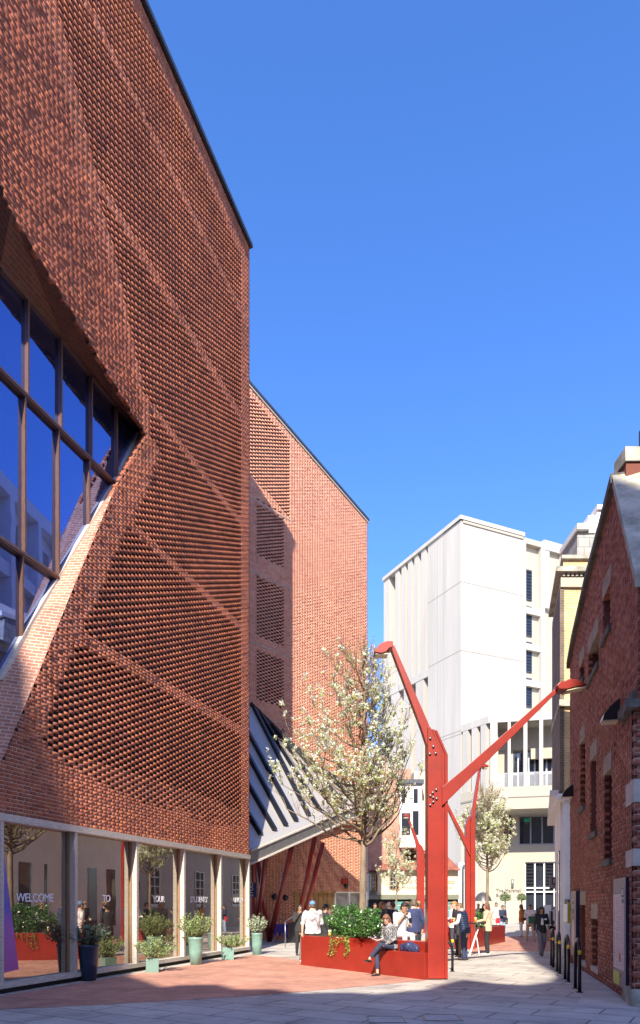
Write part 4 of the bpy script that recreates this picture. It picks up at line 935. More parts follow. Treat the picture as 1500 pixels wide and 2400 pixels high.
# unseen building added to cast the foreground shade; roofline traced from its edge
q = MB(); dx = (RATIO-.16)*27
q.slab(BP, [(-34-dx, 0)]+[(x-dx-(.14 if x < -9 else 0), z) for x, z in prof]+[(20-dx, 0)], -7, 0)
o = q.build('shade_building', brick_tex_mat('plain_brick', (.30,.17,.11), (.24,.13,.09), (.3,.26,.2))); set_uv(o, uv_wall)
tag(o, 'unseen brick building added behind the viewer to cast the foreground shade', 'building')
M['render_out'] = mat('shaded_render', (.42,.37,.33), .8, .05, 1.5)  # white render darkened: shade of a wall facing away put into its colour
RT = Plane(9.9, 24.5, d=(.30, 1)); rt = thing('rendered_building', 'rendered building with sash windows, seen mirrored in the street windows', 'building', (9.9, 24.5, 0))
RU = Plane(12.9, 24.5, d=(.49, 1))
q = MB(); q.pbox(RT, -.5, 26, 0, 11.5, -3, 0); q.pbox(RT, -.5, 26, 4.9, 5.1, 0, .12); q.pbox(RT, -.5, 26, 11.3, 11.5, 0, .2)
part('wall', q, M['render_out'], rt)
q = MB(); q.pbox(RU, -7, 30, 0, 21.3, -4, 0); q.pbox(RU, -7, 30, 21.3, 22.0, -4, .6); q.pbox(RU, -7, 30, 17.4, 18.0, 0, .5); q.pbox(RU, -7, 30, 13.4, 14.0, 0, .5)
for k in range(15): q.pbox(RU, -6.5+k*2.4, -6.1+k*2.4, 11.5, 21.3, 0, .6)
part('upper_wall', q, M['white_paint'], rt)
for k in range(14):
    q = MB(); q.pbox(RU, -5.7+k*2.4, -4.5+k*2.4, 14.3, 17.0, 0, .03); part('window', q, M['glass_dark'], rt)
    q = MB(); q.pbox(RU, -5.7+k*2.4, -4.5+k*2.4, 18.3, 20.6, 0, .03); part('window', q, M['concrete_in'], rt)
for k in range(9):
    for z0_ in (1.6, 5.6):
        q = MB(); q.pbox(RT, .6+k*2.8, 1.7+k*2.8, z0_, z0_+2.1, 0, .03); wn = part('window', q, M['void'], rt)
        q = MB(); u0_ = .6+k*2.8
        for f in (0, .5, 1): q.pbox(RT, u0_+1.1*f-.03, u0_+1.1*f+.03, z0_, z0_+2.1, .03, .07)
        for f in (0, .25, .5, .75, 1): q.pbox(RT, u0_, u0_+1.1, z0_+2.1*f-.025, z0_+2.1*f+.025, .03, .07)
        q.pbox(RT, u0_-.1, u0_+1.2, z0_-.15, z0_-.03, 0, .14); part('frame', q, M['white_paint'], wn)
# ================================================================== PLANTERS, PILLARS, TREES
def planter(name, label, A, B, wdt, hs_, split=None, seat=None, group='red steel planters'):
    """A (left) and B (right) are ground points of the front edge; returns the thing and its frame"""
    A = Vector((A[0],A[1],0)); B = Vector((B[0],B[1],0)); pl = Plane(A.x, A.y, d=(B.x-A.x, B.y-A.y)); L = (B-A).length
    t = thing(name, label, 'planter', A, group); q = MB()
    if split is None: q.pbox(pl, 0, L, 0, hs_, -wdt, 0)
    else:
        q.slab(pl, [(0,0),(L,0),(L,seat),(split,seat),(split,hs_),(0,hs_)], -wdt*.52, 0)
    part('box', q, M['red_steel'], t, bevel=.012)
    if split is not None:
        q = MB(); q.pbox(pl, 0.002, L-.002, 0, hs_-.004, -wdt, -wdt*.52-.002); part('back_box', q, M['red_steel'], t, bevel=.012)
    q = MB(); q.pbox(pl, .12, (split or L)-.12, hs_+.001, hs_+.02, -wdt+.1, -.1); part('soil', q, mat('soil', (.05,.035,.02), .95, .3, 20, .5), t)
    return t, pl, L
P1t, PL1, PLL = planter('planter', 'large bright red steel planter with a stepped seat in the foreground', G(705,2262), G(995,2297), .74, .80, split=2.06, seat=.575)
pl_b = G(1105,2224); pl_e = G(1184,2208)
P2t, PL2, PLL2 = planter('planter', 'dark red planter box behind the standing group, right of the big pillar', pl_b, pl_e, 1.3, .72)
Y3 = 40.0
P3t, PL3, PLL3 = planter('planter', 'distant red planter box at the foot of the farthest red pillar', (PX(940,Y3), Y3+.2), (PX(1003,Y3), Y3-.1), 1.2, .55)
def lamp_head(t, Y, outline, lens, dep=.34):
    pl = Plane(PX(1000,Y), Y, d=(1, 0)); q = MB(); q.slab(pl, [pl.uz(*p) for p in outline], -dep/2, dep/2); h = part('lamp_head', q, M['red_steel'], t, bevel=.01)
    q = MB(); a, b = pl.uz(*lens[0]), pl.uz(*lens[1]); q.slab(pl, [a, b, (b[0], b[1]-.02), (a[0], a[1]-.02)], -dep/2+.03, dep/2-.03); part('lens', q, M['lamp_glass'], h)
def arm(t, Y, poly, dep, nm='arm', w=0.0):
    pl = Plane(PX(1000,Y), Y, d=(1, 0)); q = MB(); q.slab(pl, [pl.uz(*p) for p in poly], w-dep, w); return part(nm, q, M['red_steel'], t, bevel=.006)
PY = 15.25; c0 = G(1026,2293)
t = thing('lamp_pillar', 'tallest nearest red steel pillar rising from the stepped planter with two slanting lamp arms', 'lamp post', c0, 'red steel lamp pillars')
arm(t, PY, [(1003,2294),(1003,1742),(1003,1704),(1009,1704),(1036,1764),(1036,2294)], .42, 'post')
arm(t, PY, [(1036.2,2294),(1036.2,1764),(1012,1708),(1018,1708),(1043,1766),(1043,2294)], .38, 'plate', -.03)
arm(t, PY, [(1043.2,2294),(1043.2,1766),(1019,1711),(1025,1711),(1050,1769),(1050,2294)], .42, 'plate', -.005)
arm(t, PY, [(1003,1746),(1013,1712),(1004,1688),(926,1510),(920,1505),(917,1507),(920,1520),(990,1706)], .22, 'arm', -.10)
arm(t, PY, [(1036,1889),(1036,1845),(1090,1800),(1303,1612),(1307,1618),(1304,1624),(1060,1866)], .22, 'arm', .03)
lamp_head(t, PY, [(919,1509),(905,1509),(889,1515),(876,1532),(878,1535),(893,1537),(903,1534),(912,1524),(919,1523)], ((879,1536),(908,1536)))
lamp_head(t, PY, [(1299,1612),(1306,1604),(1316,1603),(1326,1598),(1342,1598),(1367,1609),(1368,1612),(1345,1615),(1322,1621),(1304,1621)], ((1322,1622),(1366,1613)), .4)
bp = Plane(PX(1000,PY), PY, d=(1, 0))
for (x, y) in ((1008,1731),(1015,1750),(1007,1767),(1021,1766),(1022,1851),(1014,1858),(1008,1865),(1015,1869),(1023,1872),(1015,1880),(1008,1887)):
    u, z = bp.uz(x, y); q = MB(); q.tube([bp.P(u,z,0), bp.P(u,z,.03), bp.P(u,z,.045)], [.028,.028,.012], 8); part('bolt', q, M['metal'], t)
t = thing('lamp_pillar', 'second red steel pillar with stepped top standing behind the group at the tall tables', 'lamp post', (PX(1103,25.6), 25.6, 0), 'red steel lamp pillars')
arm(t, 25.4, [(1093,2226),(1093,1935),(1100,1912),(1103,1912),(1103,2226)], .30, 'plate', -.05)
arm(t, 25.4, [(1103.2,2226),(1103.2,1930),(1107,1909),(1114,1909),(1114,2226)], .36, 'post')
arm(t, 25.4, [(1106,1913),(1114,1911),(1129,1800),(1129,1795),(1125,1795)], .2, 'arm', -.08)
arm(t, 25.4, [(1102,2007),(1102,1986),(1050,1884),(1020,1836),(1018,1842),(1048,1893)], .2, 'arm', .02)
lamp_head(t, 25.4, [(1124,1797),(1126,1792),(1136,1793),(1143,1796),(1143,1799),(1134,1800),(1128,1799)], ((1133,1801),(1142,1800)), .35)
t = thing('lamp_pillar', 'farthest red steel pillar, partly behind blossom, left of the tall pillar', 'lamp post', (PX(986,39.6), 39.6, 0), 'red steel lamp pillars')
arm(t, 39.6, [(978,2187),(978,1992),(983,1976),(990,1984),(995,1996),(995,2187)], .4, 'post')
arm(t, 39.6, [(979,2002),(983,1974),(958,1912),(955,1913),(974,1972)], .25, 'arm', -.08)
arm(t, 39.6, [(995,2034),(995,2020),(1030,1985),(1032,1990)], .25, 'arm', .04)
lamp_head(t, 39.6, [(958,1910),(952,1908),(944,1912),(950,1915),(958,1916)], ((946,1917),(957,1917)), .4)
# ------------------------------------------------------------------ foliage helpers
def cloud(C, size, k=1.0, up=None, aspect=1.0, flat=.0):
    """N randomly turned quads at points C (N,3); size (N,)"""
    n = len(C); a = RNG.normal(size=(n,3)); 
    if up is not None: a = a*(1-up)+np.array([0,0,1.])*up*np.sign(RNG.random((n,1))+.1)*2
    a /= np.linalg.norm(a, axis=1, keepdims=True)
    b = RNG.normal(size=(n,3)); b -= (b*a).sum(1, keepdims=True)*a; b /= np.linalg.norm(b, axis=1, keepdims=True)
    s = np.asarray(size)[:,None]
    p = [C-a*s*aspect, C-b*s*.5+a*s*.1, C+a*s*aspect, C+b*s*.5+a*s*.1]
    return np.stack(p,1).reshape(-1,3)
def leaves(name, C, size, mats, midx=None, parent=None, aspect=1.0, up=None):
    V = cloud(C, size, aspect=aspect, up=up); F = np.arange(len(V)).reshape(-1,4)
    me = make_quads(name, V, F, np.zeros(len(F)) if midx is None else np.asarray(midx), RNG.random(len(F)), mats)
    return part(name, me, None, parent)
def leafmat(name, cols, rough=.45, trans=.25, spec=.5):
    m, nt, b = newmat(name); L = nt.links.new; a = nt.nodes.new('ShaderNodeAttribute'); a.attribute_name = 'tint'
    r = ramp(nt, [(i/(len(cols)-1), c) for i, c in enumerate(cols)]); L(a.outputs['Fac'], r.inputs[0]); L(r.outputs[0], b.inputs['Base Color'])
    b.inputs['Roughness'].default_value = rough; b.inputs['Specular IOR Level'].default_value = spec
    t = nt.nodes.new('ShaderNodeBsdfTranslucent'); L(r.outputs[0], t.inputs[0]); mx = nt.nodes.new('ShaderNodeMixShader'); mx.inputs[0].default_value = trans
    L(b.outputs[0], mx.inputs[1]); L(t.outputs[0], mx.inputs[2]); L(mx.outputs[0], nt.nodes['Material Output'].inputs[0]); return m
M['petal'] = leafmat('white_petals', [(.93,.93,.86),(.90,.91,.76),(.95,.95,.92)], .6, .45)
M['young'] = leafmat('young_leaves', [(.42,.50,.10),(.55,.60,.16),(.32,.40,.08)], .5, .4)
M['laurel'] = leafmat('glossy_leaves', [(.02,.06,.015),(.04,.13,.025),(.08,.20,.04),(.13,.27,.07)], .28, .12, .7)
M['ivy'] = leafmat('yellow_ivy', [(.40,.40,.04),(.25,.33,.05),(.12,.20,.04)], .4, .3)
M['rosemary'] = leafmat('rosemary_leaves', [(.16,.24,.07),(.26,.36,.12),(.36,.44,.18),(.10,.16,.05)], .6, .25)
M['silver'] = leafmat('silver_leaves', [(.34,.40,.26),(.48,.54,.38),(.22,.28,.16)], .6, .25)
M['dusky'] = leafmat('dark_grey_leaves', [(.07,.11,.06),(.13,.18,.10),(.20,.25,.16)], .55, .2)
M['bark'] = mat('grey_brown_bark', (.24,.18,.12), .9, .35, 9, .6, 40, stretch=(1,1,.25))
M['twig'] = mat('red_brown_twigs', (.27,.16,.10), .85, .3, 9)
def pear(name, label, x, y, z0, zt, rt, r0, zb, wid, nb, tw, clusters, cs=.05, seed=1, group='blossoming pear trees', lean=(0,0), bias=None, ps=.024):
    R = np.random.default_rng(seed); t = thing(name, label, 'tree', (x, y, z0), group)
    q = MB(); H_ = zt-z0; lead = []
    for i in range(12):
        f = i/11; lead.append(Vector((x+lean[0]*f+.05*math.sin(i*1.3+seed)*H_/6*f, y+lean[1]*f+.05*math.cos(i*1.7)*f, z0+(H_*.97)*f)))
    rl = [r0*(1-f/11)**.75+.006 if f else r0*1.25 for f in range(12)]
    q.tube(lead, rl, 9)
    def leadat(z):
        f = (z-z0)/(H_*.97)*11; i = min(10, max(0, int(f))); return lead[i].lerp(lead[i+1], f-i)
    tq = MB(); tips = []
    for b in range(nb):
        zb_ = zb+(zt-.6-zb)*(b/nb)**1.15; o = leadat(zb_); az = b*2.399+R.uniform(-.3,.3)
        # envelope: widest at 30% of the crown, narrow at the top
        f = (zb_-zb)/(zt-zb); W_ = wid*(1-f)**.7*R.uniform(.55,1.12)
        if bias is not None: W_ *= 1+bias*math.cos(az-math.pi)
        rise = (zt-zb_)*R.uniform(.30,.62)*(1-.35*(1-f)) ; rise = min(rise, 3.2*zt/8)
        pts = [o]; n = 6
        for k in range(1, n+1):
            g = k/n; rad = W_*g**.8; pts.append(o+Vector((math.cos(az)*rad+R.normal()*.03*W_, math.sin(az)*rad+R.normal()*.03*W_, rise*g**1.35+R.normal()*.02)))
        rb = r0*.42*(1-f*.6)*R.uniform(.7,1.1); q.tube(pts, [rb*(1-.86*k/n) for k in range(n+1)], 5)
        for k in range(tw):
            g = R.uniform(.2,1); i = min(n-1, int(g*n)); p = pts[i].lerp(pts[i+1], g*n-i); a2 = az+R.normal()*1.1; L_ = R.uniform(.25,.75)*H_/7.5*(1.15-.4*g)
            out = R.uniform(.15,.62); d_ = Vector((math.cos(a2)*out, math.sin(a2)*out, 1)).normalized()
            p1 = p+d_*L_*.5+Vector(R.normal(size=3)*.02); p2 = p1+(d_+Vector((0,0,.35))).normalized()*L_*.55
            tq.tube([p,p1,p2], [.0075*H_/6.5,.0055*H_/6.5,.003], 3, cap=False); tips.append((p1, 1)); tips.append((p2, 1)); tips.append((p.lerp(p1,.6), 1))
            for s_ in range(2):
                p3 = (p1 if s_ else p.lerp(p1,.6))+Vector((R.normal()*.12,R.normal()*.12,R.uniform(.08,.25)))*H_/7; tq.tube([p1 if s_ else p.lerp(p1,.6), p3], [.004,.0025], 3, cap=False); tips.append((p3, 1))
    part('trunk', q, M['bark'], t)
    cr = part('crown', tq, M['twig'], t)
    T = np.array([p for p, _ in tips]); zz = (T[:,2]-zb)/(zt-zb)
    wgt = np.clip(1.15-1.25*zz, .06, 1)*(.35+.65*R.random(len(T)))
    if bias is not None: wgt *= np.clip(1-1.0*(T[:,0]-x)/wid*.55, .3, 1.6)
    wgt *= np.array([min(1.8, max(.06, .55+2.6*noise.noise(Vector((p[0]*1.7+seed, p[1]*1.7, p[2]*1.7))))) for p in T])
    idx = R.choice(len(T), clusters, replace=False if clusters < len(T) else True, p=wgt/wgt.sum())
    C = T[idx]; npet, nlf = 13, 5
    rad = R.uniform(.5,1.15,(clusters,1,1))*cs
    pc = (C[:,None,:]+R.normal(size=(clusters,npet,3))*rad*.55+np.array([0,0,.01])).reshape(-1,3)
    lc = (C[:,None,:]+R.normal(size=(clusters,nlf,3))*rad*.8+np.array([0,0,-.02])).reshape(-1,3)
    leaves('blossom', np.concatenate([pc,lc]), np.concatenate([R.uniform(.7,1.3,len(pc))*ps, R.uniform(.8,1.5,len(lc))*ps]), [M['petal'], M['young']], np.concatenate([np.zeros(len(pc)), np.ones(len(lc))]), cr)
    # small young leaves everywhere along twigs
    k = R.choice(len(T), min(len(T), clusters*2), replace=False); leaves('leaf_buds', T[k]+R.normal(size=(len(k),3))*.02, R.uniform(.6,1.2,len(k))*ps*.8, [M['young']], None, cr)
    return t
tx, ty = 1.07, 17.54
pear('pear_tree', 'largest blossoming tree growing from the stepped red planter', tx, ty, .78, 8.25, .09, .092, 3.05, 2.1, 80, 9, 1350, cs=.050, seed=3, bias=.28, ps=.028)
tp = PL2.P(PL2.uz(1142,2150)[0], 0, -.6)
pear('pear_tree', 'blossoming tree in the dark red planter in front of the pale concrete building', PX(1142,tp.y), tp.y, .7, 6.5, .06, .065, 2.9, 1.45, 60, 9, 950, cs=.056, seed=9, ps=.030)
pear('pear_tree', 'small slender blossoming tree in front of the cream shop wall', PX(929,34), 34, 0, 5.6, .05, .05, 2.2, 1.25, 32, 7, 330, cs=.055, seed=14, ps=.032)
# shrubs and trailing ivy in the planters
def shrub(name, label, c, r, n, size, m, group=None, lump=.25, rotdir=None, seed=2):
    R = np.random.default_rng(seed); t = thing(name, label, 'shrub', (c[0], c[1], c[2]-r[2]*.6), group)
    v = R.normal(size=(n,3)); v /= np.linalg.norm(v,axis=1,keepdims=True); rr = R.uniform(.55,1.0,n)**.6
    l = np.array([noise.noise(Vector(p*2.6+seed)) for p in v]); rr = rr*(1+lump*l*1.6)
    p = v*rr[:,None]*np.array(r); p[:,2] = np.where(p[:,2] < -r[2]*.55, -r[2]*.55*R.random(n), p[:,2])
    if rotdir is not None:
        d_ = np.array(rotdir[:2]); p = np.stack([p[:,0]*d_[0]-p[:,1]*d_[1], p[:,0]*d_[1]+p[:,1]*d_[0], p[:,2]],1)
    part_ = leaves('foliage', p+np.array(c), R.uniform(.7,1.25,n)*size, [m], None, t, aspect=.85)
    q = MB()
    for i in range(14):
        k = R.integers(n); e = Vector(p[k]*.8)+Vector(c); q.tube([Vector((c[0]+R.normal()*.06, c[1]+R.normal()*.06, c[2]-r[2]*.55)), e.lerp(Vector(c),.4), e], [.012,.009,.004], 4)
    part('stems', q, M['bark'], t); return t
sd = PL1.d
bc = PL1.P(1.72, 0, -.36)
shrub('evergreen_shrub', 'dense glossy dark green shrub round the trunk in the stepped red planter', (bc.x+.06, bc.y, 1.12), (1.0,.42,.50), 7500, .034, M['laurel'], rotdir=(sd.x, sd.y), seed=5)
sc_ = PL2.P(1.6, 0, -.5); shrub('evergreen_shrub', 'small bright green shrub in the dark red planter behind the standing group', (sc_.x, sc_.y, .98), (.75,.4,.40), 1800, .05, M['laurel'], seed=8)
ivt = thing('trailing_ivy', 'yellow green ivy hanging over the front of the stepped red planter', 'ivy', PL1.P(1.2,.8)); R_ = np.random.default_rng(4)
pts = []; q = MB()
for (px, ln) in ((776,.42),(781,.50),(788,.35),(796,.18),(806,.12),(814,.40),(819,.33),(826,.14),(840,.22),(850,.34),(856,.30),(835,.10),(870,.12)):
    u = PL1.uz(px, 2200)[0]; zz = .80 if u < 2.06 else .80; 
    if u > 2.02: u = 2.0
    path = [PL1.P(u+.02, zz+.06, -.12), PL1.P(u, zz+.02, .02)]
    k = 0
    while k < ln: k += .03; path.append(PL1.P(u-.03*math.sin(k*9+px)+k*.05*(-1 if px < 800 else 1), zz-k, .035+.015*math.sin(k*20)))
    q.tube(path, .004, 4)
    for p_ in path[1:]:
        for j in range(3): pts.append(np.array(p_)+R_.normal(size=3)*.024)
part('stems', q, M['twig'], ivt)
leaves('leaves', np.array(pts), R_.uniform(.018,.036,len(pts)), [M['ivy']], None, ivt)
# ------------------------------------------------------------------ pots by the windows
M['pot_sea'] = mat('sea_green_glaze', (.20,.34,.28), .22, .12, 6, .03, 30); M['pot_navy'] = mat('navy_glaze', (.015,.035,.075), .3, .15, 5); M['pot_mat'] = mat('sage_paint', (.17,.27,.22), .6, .08, 5)
def spiky(t, c, h, spread, nst, m, seed, leafs=.03, dens=26):
    R = np.random.default_rng(seed); q = MB(); P_ = []
    for i in range(nst):
        az = R.uniform(0,2*math.pi); sp = spread*R.uniform(.1,1)**.7; hh = h*R.uniform(.55,1.0)*(1-.35*(sp/spread)**2); p0 = Vector(c)+Vector((math.cos(az),math.sin(az),0))*sp*.25
        pts_ = [p0]; 
        for k in range(1,5): g = k/4; pts_.append(p0+Vector((math.cos(az)*sp*g**.8, math.sin(az)*sp*g**.8, hh*g))+Vector(R.normal(size=3)*.012))
        q.tube(pts_, [.006,.005,.004,.003,.002], 3, cap=False)
        for k in range(dens):
            g = R.uniform(.15,1)*4; j = min(3,int(g)); P_.append(np.array(pts_[j].lerp(pts_[j+1], g-j))+R.normal(size=3)*.016)
    pl_ = part('plant', q, M['twig'], t); leaves('foliage', np.array(P_), R.uniform(.6,1.3,len(P_))*leafs, [m], None, pl_, aspect=1.1)
def pot_round(label, px, py, rt, rb, h, m, ph, ps_, pm, seed, nst=60, rot=0, facets=24, lf=.028):
    g = G(px, py); g.y += rb; g.x = PX(px, g.y); t = thing('plant_pot', label, 'plant pot', g, 'glazed plant pots by the windows')
    q = MB(); q.tube([g, g+Vector((0,0,h*.5)), g+Vector((0,0,h*.93)), g+Vector((0,0,h*.94)), g+Vector((0,0,h))], [rb, (rb+rt)/2*1.02, rt*.97, rt, rt], facets)
    part('pot', q, m, t); q = MB(); q.tube([g+Vector((0,0,h)), g+Vector((0,0,h+.01))], [rt*.88]*2, 16); part('soil', q, M['stone_dark'], t)
    spiky(t, g+Vector((0,0,h)), ph, ps_, nst, pm, seed, lf)
def pot_sq(label, px, py, s_, m, ph, ps_, pm, seed, nst=60, off=(0,0)):
    g = G(px, py); t = thing('plant_pot', label, 'plant pot', g, 'square planters by the windows'); pl = Plane(g.x, g.y, d=(.97, .24))
    q = MB(); q.pbox(pl, -s_/2, s_/2, 0, s_*1.12, -s_, 0); part('pot', q, m, t, bevel=.006)
    q = MB(); q.pbox(pl, -s_/2+.03, s_/2-.03, s_*1.12, s_*1.12+.006, -s_+.03, -.03); part('soil', q, M['stone_dark'], t)
    c_ = pl.P(off[0], s_*1.1, -s_/2); spiky(t, c_, ph, ps_, nst, pm, seed, .027)
pot_round('tall navy blue glazed pot of grey green herbs at the left windows', 208, 2300, .225, .15, .765, M['pot_navy'], .52, .40, M['dusky'], 21, 70, lf=.03)
pot_round('tall sea green glazed pot with a big round rosemary bush by the STUDENTS window', 459, 2262, .205, .145, .745, M['pot_sea'], .76, .42, M['rosemary'], 22, 90)
pot_round('tall speckled sea green pot with silvery plant at the last window corner', 602, 2238, .19, .14, .70, M['pot_sea'], .66, .28, M['silver'], 23, 70, facets=8, lf=.034)
pot_sq('low square sage planter with a straggling rosemary in the sun', 357, 2280, .30, M['pot_mat'], .60, .48, M['rosemary'], 24, 60, (.10,0))
pot_sq('small square green planter near the last window', 535, 2250, .33, M['pot_sea'], .46, .44, M['rosemary'], 25, 50, (.15,0))
# ------------------------------------------------------------------ cycle hoops
def hoop(label, a, b, h=.97):
    a = Vector(a); b = Vector(b); m_ = (a+b)/2; L = (b-a).length; d_ = (b-a).normalized(); t = thing('cycle_stand', label, 'cycle stand', m_, 'black cycle hoops with yellow bands')
    r = L/2; path = [a]
    for k in range(9):
        q_ = math.pi*k/8; path.append(m_ - d_*r*math.cos(q_) + Vector((0,0,h-r+r*math.sin(q_)*1.0)))
    path.append(b); q = MB(); q.tube(path, .032, 12); part('hoop', q, M['black'], t)
    for p_ in (a, b):
        q = MB(); q.tube([p_+Vector((0,0,.70)), p_+Vector((0,0,.78))], .034, 12); part('band', q, M['yellow'], t)
        q = MB(); q.tube([p_+Vector((0,0,.0)), p_+Vector((0,0,.01))], .07, 12); part('foot_plate', q, M['black'], t)
hp = [((1348.5,2316.5),(1358.5,2325.5),'cycle hoop nearest the camera, beside the directory board'),((1324.5,2295),(1332.5,2301.5),'second black cycle hoop from the camera'),((1306,2277),(1312,2282),'third black cycle hoop from the camera'),((1292,2263),(1297,2267),'farthest black cycle hoop in the right hand row')]
for a, b, l in hp: hoop(l, G(*a), G(*b), .97)
h1 = G(1060.5,2277); hoop('black cycle hoop mostly hidden behind the tall red pillar', h1, h1+Vector((-.62,.25,0)), .83)
# ------------------------------------------------------------------ tables and small things
def glass_of(label, p, col, h=.15, r=.035, nm='drinking_glass', empty=.25):
    t = thing(nm, label, 'glass', p); m = mat(label[:20].replace(' ','_'), col, .15, .05)
    q = MB(); q.tube([p, p+Vector((0,0,h*(1-empty)))], [r*.8, r], 10); part('drink', q, m, t)
    q = MB(); q.tube([p+Vector((0,0,h*(1-empty)+.001)), p+Vector((0,0,h))], [r, r*1.05], 10); part('rim', q, M['lamp_glass'], t)
Yb = 21.6; zb_ = PZ(2163, Yb); bx = PX(1062, Yb); t = thing('bar_table', 'tall wooden bar table of the standing group right of the red pillar', 'table', (bx, Yb, 0))
q = MB(); q.box(bx-.34, Yb-.3, zb_-.05, bx+.34, Yb+.35, zb_); part('top', q, M['wood_door'], t)
for sx, sy in ((-.26,-.22),(.26,-.22),(-.26,.27),(.26,.27)):
    q = MB(); q.box(bx+sx-.03, Yb+sy-.03, 0, bx+sx+.03, Yb+sy+.03, zb_-.05); part('leg', q, M['wood_door'], t)
glass_of('red drink in a clear glass on the wooden bar table', Vector((PX(1057,Yb), Yb-.05, zb_)), (.5,.02,.04), .17, .045)
glass_of('glass of amber drink standing on the bar table edge', Vector((PX(1066,Yb), Yb+.12, zb_)), (.5,.25,.05), .15, .04)
Yf = 22.4; zf = PZ(2162, Yf); bx = PX(1117, Yf); t = thing('folding_table', 'tall black folding table on crossed white legs between the two standing people', 'table', (bx, Yf, 0))
q = MB(); q.tube([(bx,Yf,zf-.035),(bx,Yf,zf)], .30, 24); part('top', q, M['black'], t)
for (a, b) in (((-.26,-.05),(.22,.05)),((.12,.1),(-.2,.12)),):
    for yy in (a[1], b[1]):
        q = MB(); q.bar((bx+a[0]*.9, Yf+yy, .0), (bx-a[0]*.35, Yf+yy, zf-.04), .035, .025); part('leg', q, M['white_paint'], t)
glass_of('pint glass of beer with white head on the black folding table', Vector((PX(1113,Yf), Yf-.1, zf)), (.55,.28,.04), .16, .042)
g_ = PL1.P(PL1.uz(757,2192)[0], .80, -.22); glass_of('half full pint glass of golden beer standing on the red planter', g_, (.55,.35,.06), .17, .042, empty=.45)
Yt = 30.3; t = thing('cloth_table', 'table under a violet cloth in the shade of the canopy', 'table', (PX(660,Yt), Yt, 0)); M['violet'] = mat('violet_cloth', (.07,.04,.30), .8, .15, 6)
x0, x1, zt_ = PX(643,Yt), PX(676,Yt), PZ(2166,Yt); q = MB()
n_ = 24; tops = [(x0,Yt-.3),(x1,Yt-.3),(x1,Yt+.35),(x0,Yt+.35)]; q.box(x0,Yt-.3,zt_-.02,x1,Yt+.35,zt_)
for i in range(n_):
    f0, f1 = i/n_, (i+1)/n_; w0_, w1_ = .025*math.sin(i*1.9), .025*math.sin((i+1)*1.9); dr0, dr1 = .42+.1*math.sin(i*.8)+(.22 if i > 17 else 0), .42+.1*math.sin((i+1)*.8)+(.22 if i+1 > 17 else 0)
    q.add([(x0+(x1-x0)*f0,Yt-.302,zt_),(x0+(x1-x0)*f1,Yt-.302,zt_),(x0+(x1-x0)*f1,Yt-.33+w1_,zt_-dr1),(x0+(x1-x0)*f0,Yt-.33+w0_,zt_-dr0)], [(0,1,2,3)])
q.add([(x1+.002,Yt-.3,zt_),(x1+.002,Yt+.35,zt_),(x1+.04,Yt+.3,zt_-.6),(x1+.03,Yt-.3,zt_-.62)], [(0,1,2,3)])
part('cloth', q, M['violet'], t)
for sx in (x0+.06, x1-.06):
    for sy in (-.24,.28): q = MB(); q.bar((sx,Yt+sy,0),(sx,Yt+sy,zt_-.03),.03,.03); part('leg', q, M['metal'], t)
q = MB(); xb0, xb1 = PX(678,Yt-.4), PX(701,Yt-.4); zz = PZ(2163,Yt-.4)
q.prism([(xb0,Yt-.7),(xb1,Yt-.7),(xb1,Yt-.1),(xb0,Yt-.1)], 0, zz-.02); q.prism([(xb0-.03,Yt-.73),(xb1+.03,Yt-.73),(xb1+.03,Yt-.07),(xb0-.03,Yt-.07)], zz-.02, zz+.02)
tag(q.build('draped_counter', M['black']), 'black draped counter beside the violet table behind the man in the cap', 'counter')
q = MB(); a = PT(668.5,2160,26.5); b = PT(705,2136,26.2); q.tube([a,b], .018, 8); q.tube([a, Vector((a.x,a.y,0))], .018, 8); q.tube([b, Vector((b.x,b.y,0))], .018, 8)
tag(q.build('handrail', M['metal']), 'thin sloping steel handrail in front of the entrance steps', 'handrail')
q = MB(); Ybn = 27.3; q.box(PX(583,Ybn), Ybn, PZ(2103,Ybn), PX(601,Ybn), Ybn+.06, PZ(2020,Ybn)); bn = thing('banner', 'dark blue hanging banner with white lettering behind the corner pot', 'banner', (PX(592,Ybn), Ybn, PZ(2103,Ybn))); part('cloth', q, mat('blue_banner', (.02,.03,.13), .6, .1), bn)
text('lettering', 'STUDENTS', .22, Matrix.Translation((PX(593,Ybn), Ybn-.01, PZ(2102,Ybn))) @ Matrix.Rotation(math.pi/2,4,'X') @ Matrix.Rotation(math.pi/2,4,'Z'), M['letter'], bn)
# umbrella behind the second planter
Yu = 36.0; ux, uz_ = PX(1132,Yu), PZ(2091,Yu); t = thing('umbrella', 'open dark grey umbrella held behind the second planter', 'umbrella', (ux, Yu, 0)); q = MB(); seg = 16; rings = []
vs = [(ux,Yu,uz_)]
for r_, dz in ((.14,.03),(.28,.12),(.38,.26),(.46,.46)):
    for k in range(seg): a_ = 2*math.pi*k/seg; s_ = 1-(.05 if k % 2 else 0)*r_/.46; vs.append((ux+r_*s_*math.cos(a_), Yu+r_*s_*math.sin(a_), uz_-dz+(.03 if k % 2 else 0)*r_))
fs = [(0,1+k,1+(k+1)%seg) for k in range(seg)]+[(1+i*seg+k,1+(i+1)*seg+k,1+(i+1)*seg+(k+1)%seg,1+i*seg+(k+1)%seg) for i in range(3) for k in range(seg)]
q.add(vs, fs, 0, True); part('canopy', q, mat('grey_nylon', (.07,.07,.075), .35, .15), t); q = MB(); q.tube([(ux,Yu,uz_+.06),(ux,Yu,uz_-.8)], .01, 6); part('shaft', q, M['black'], t)
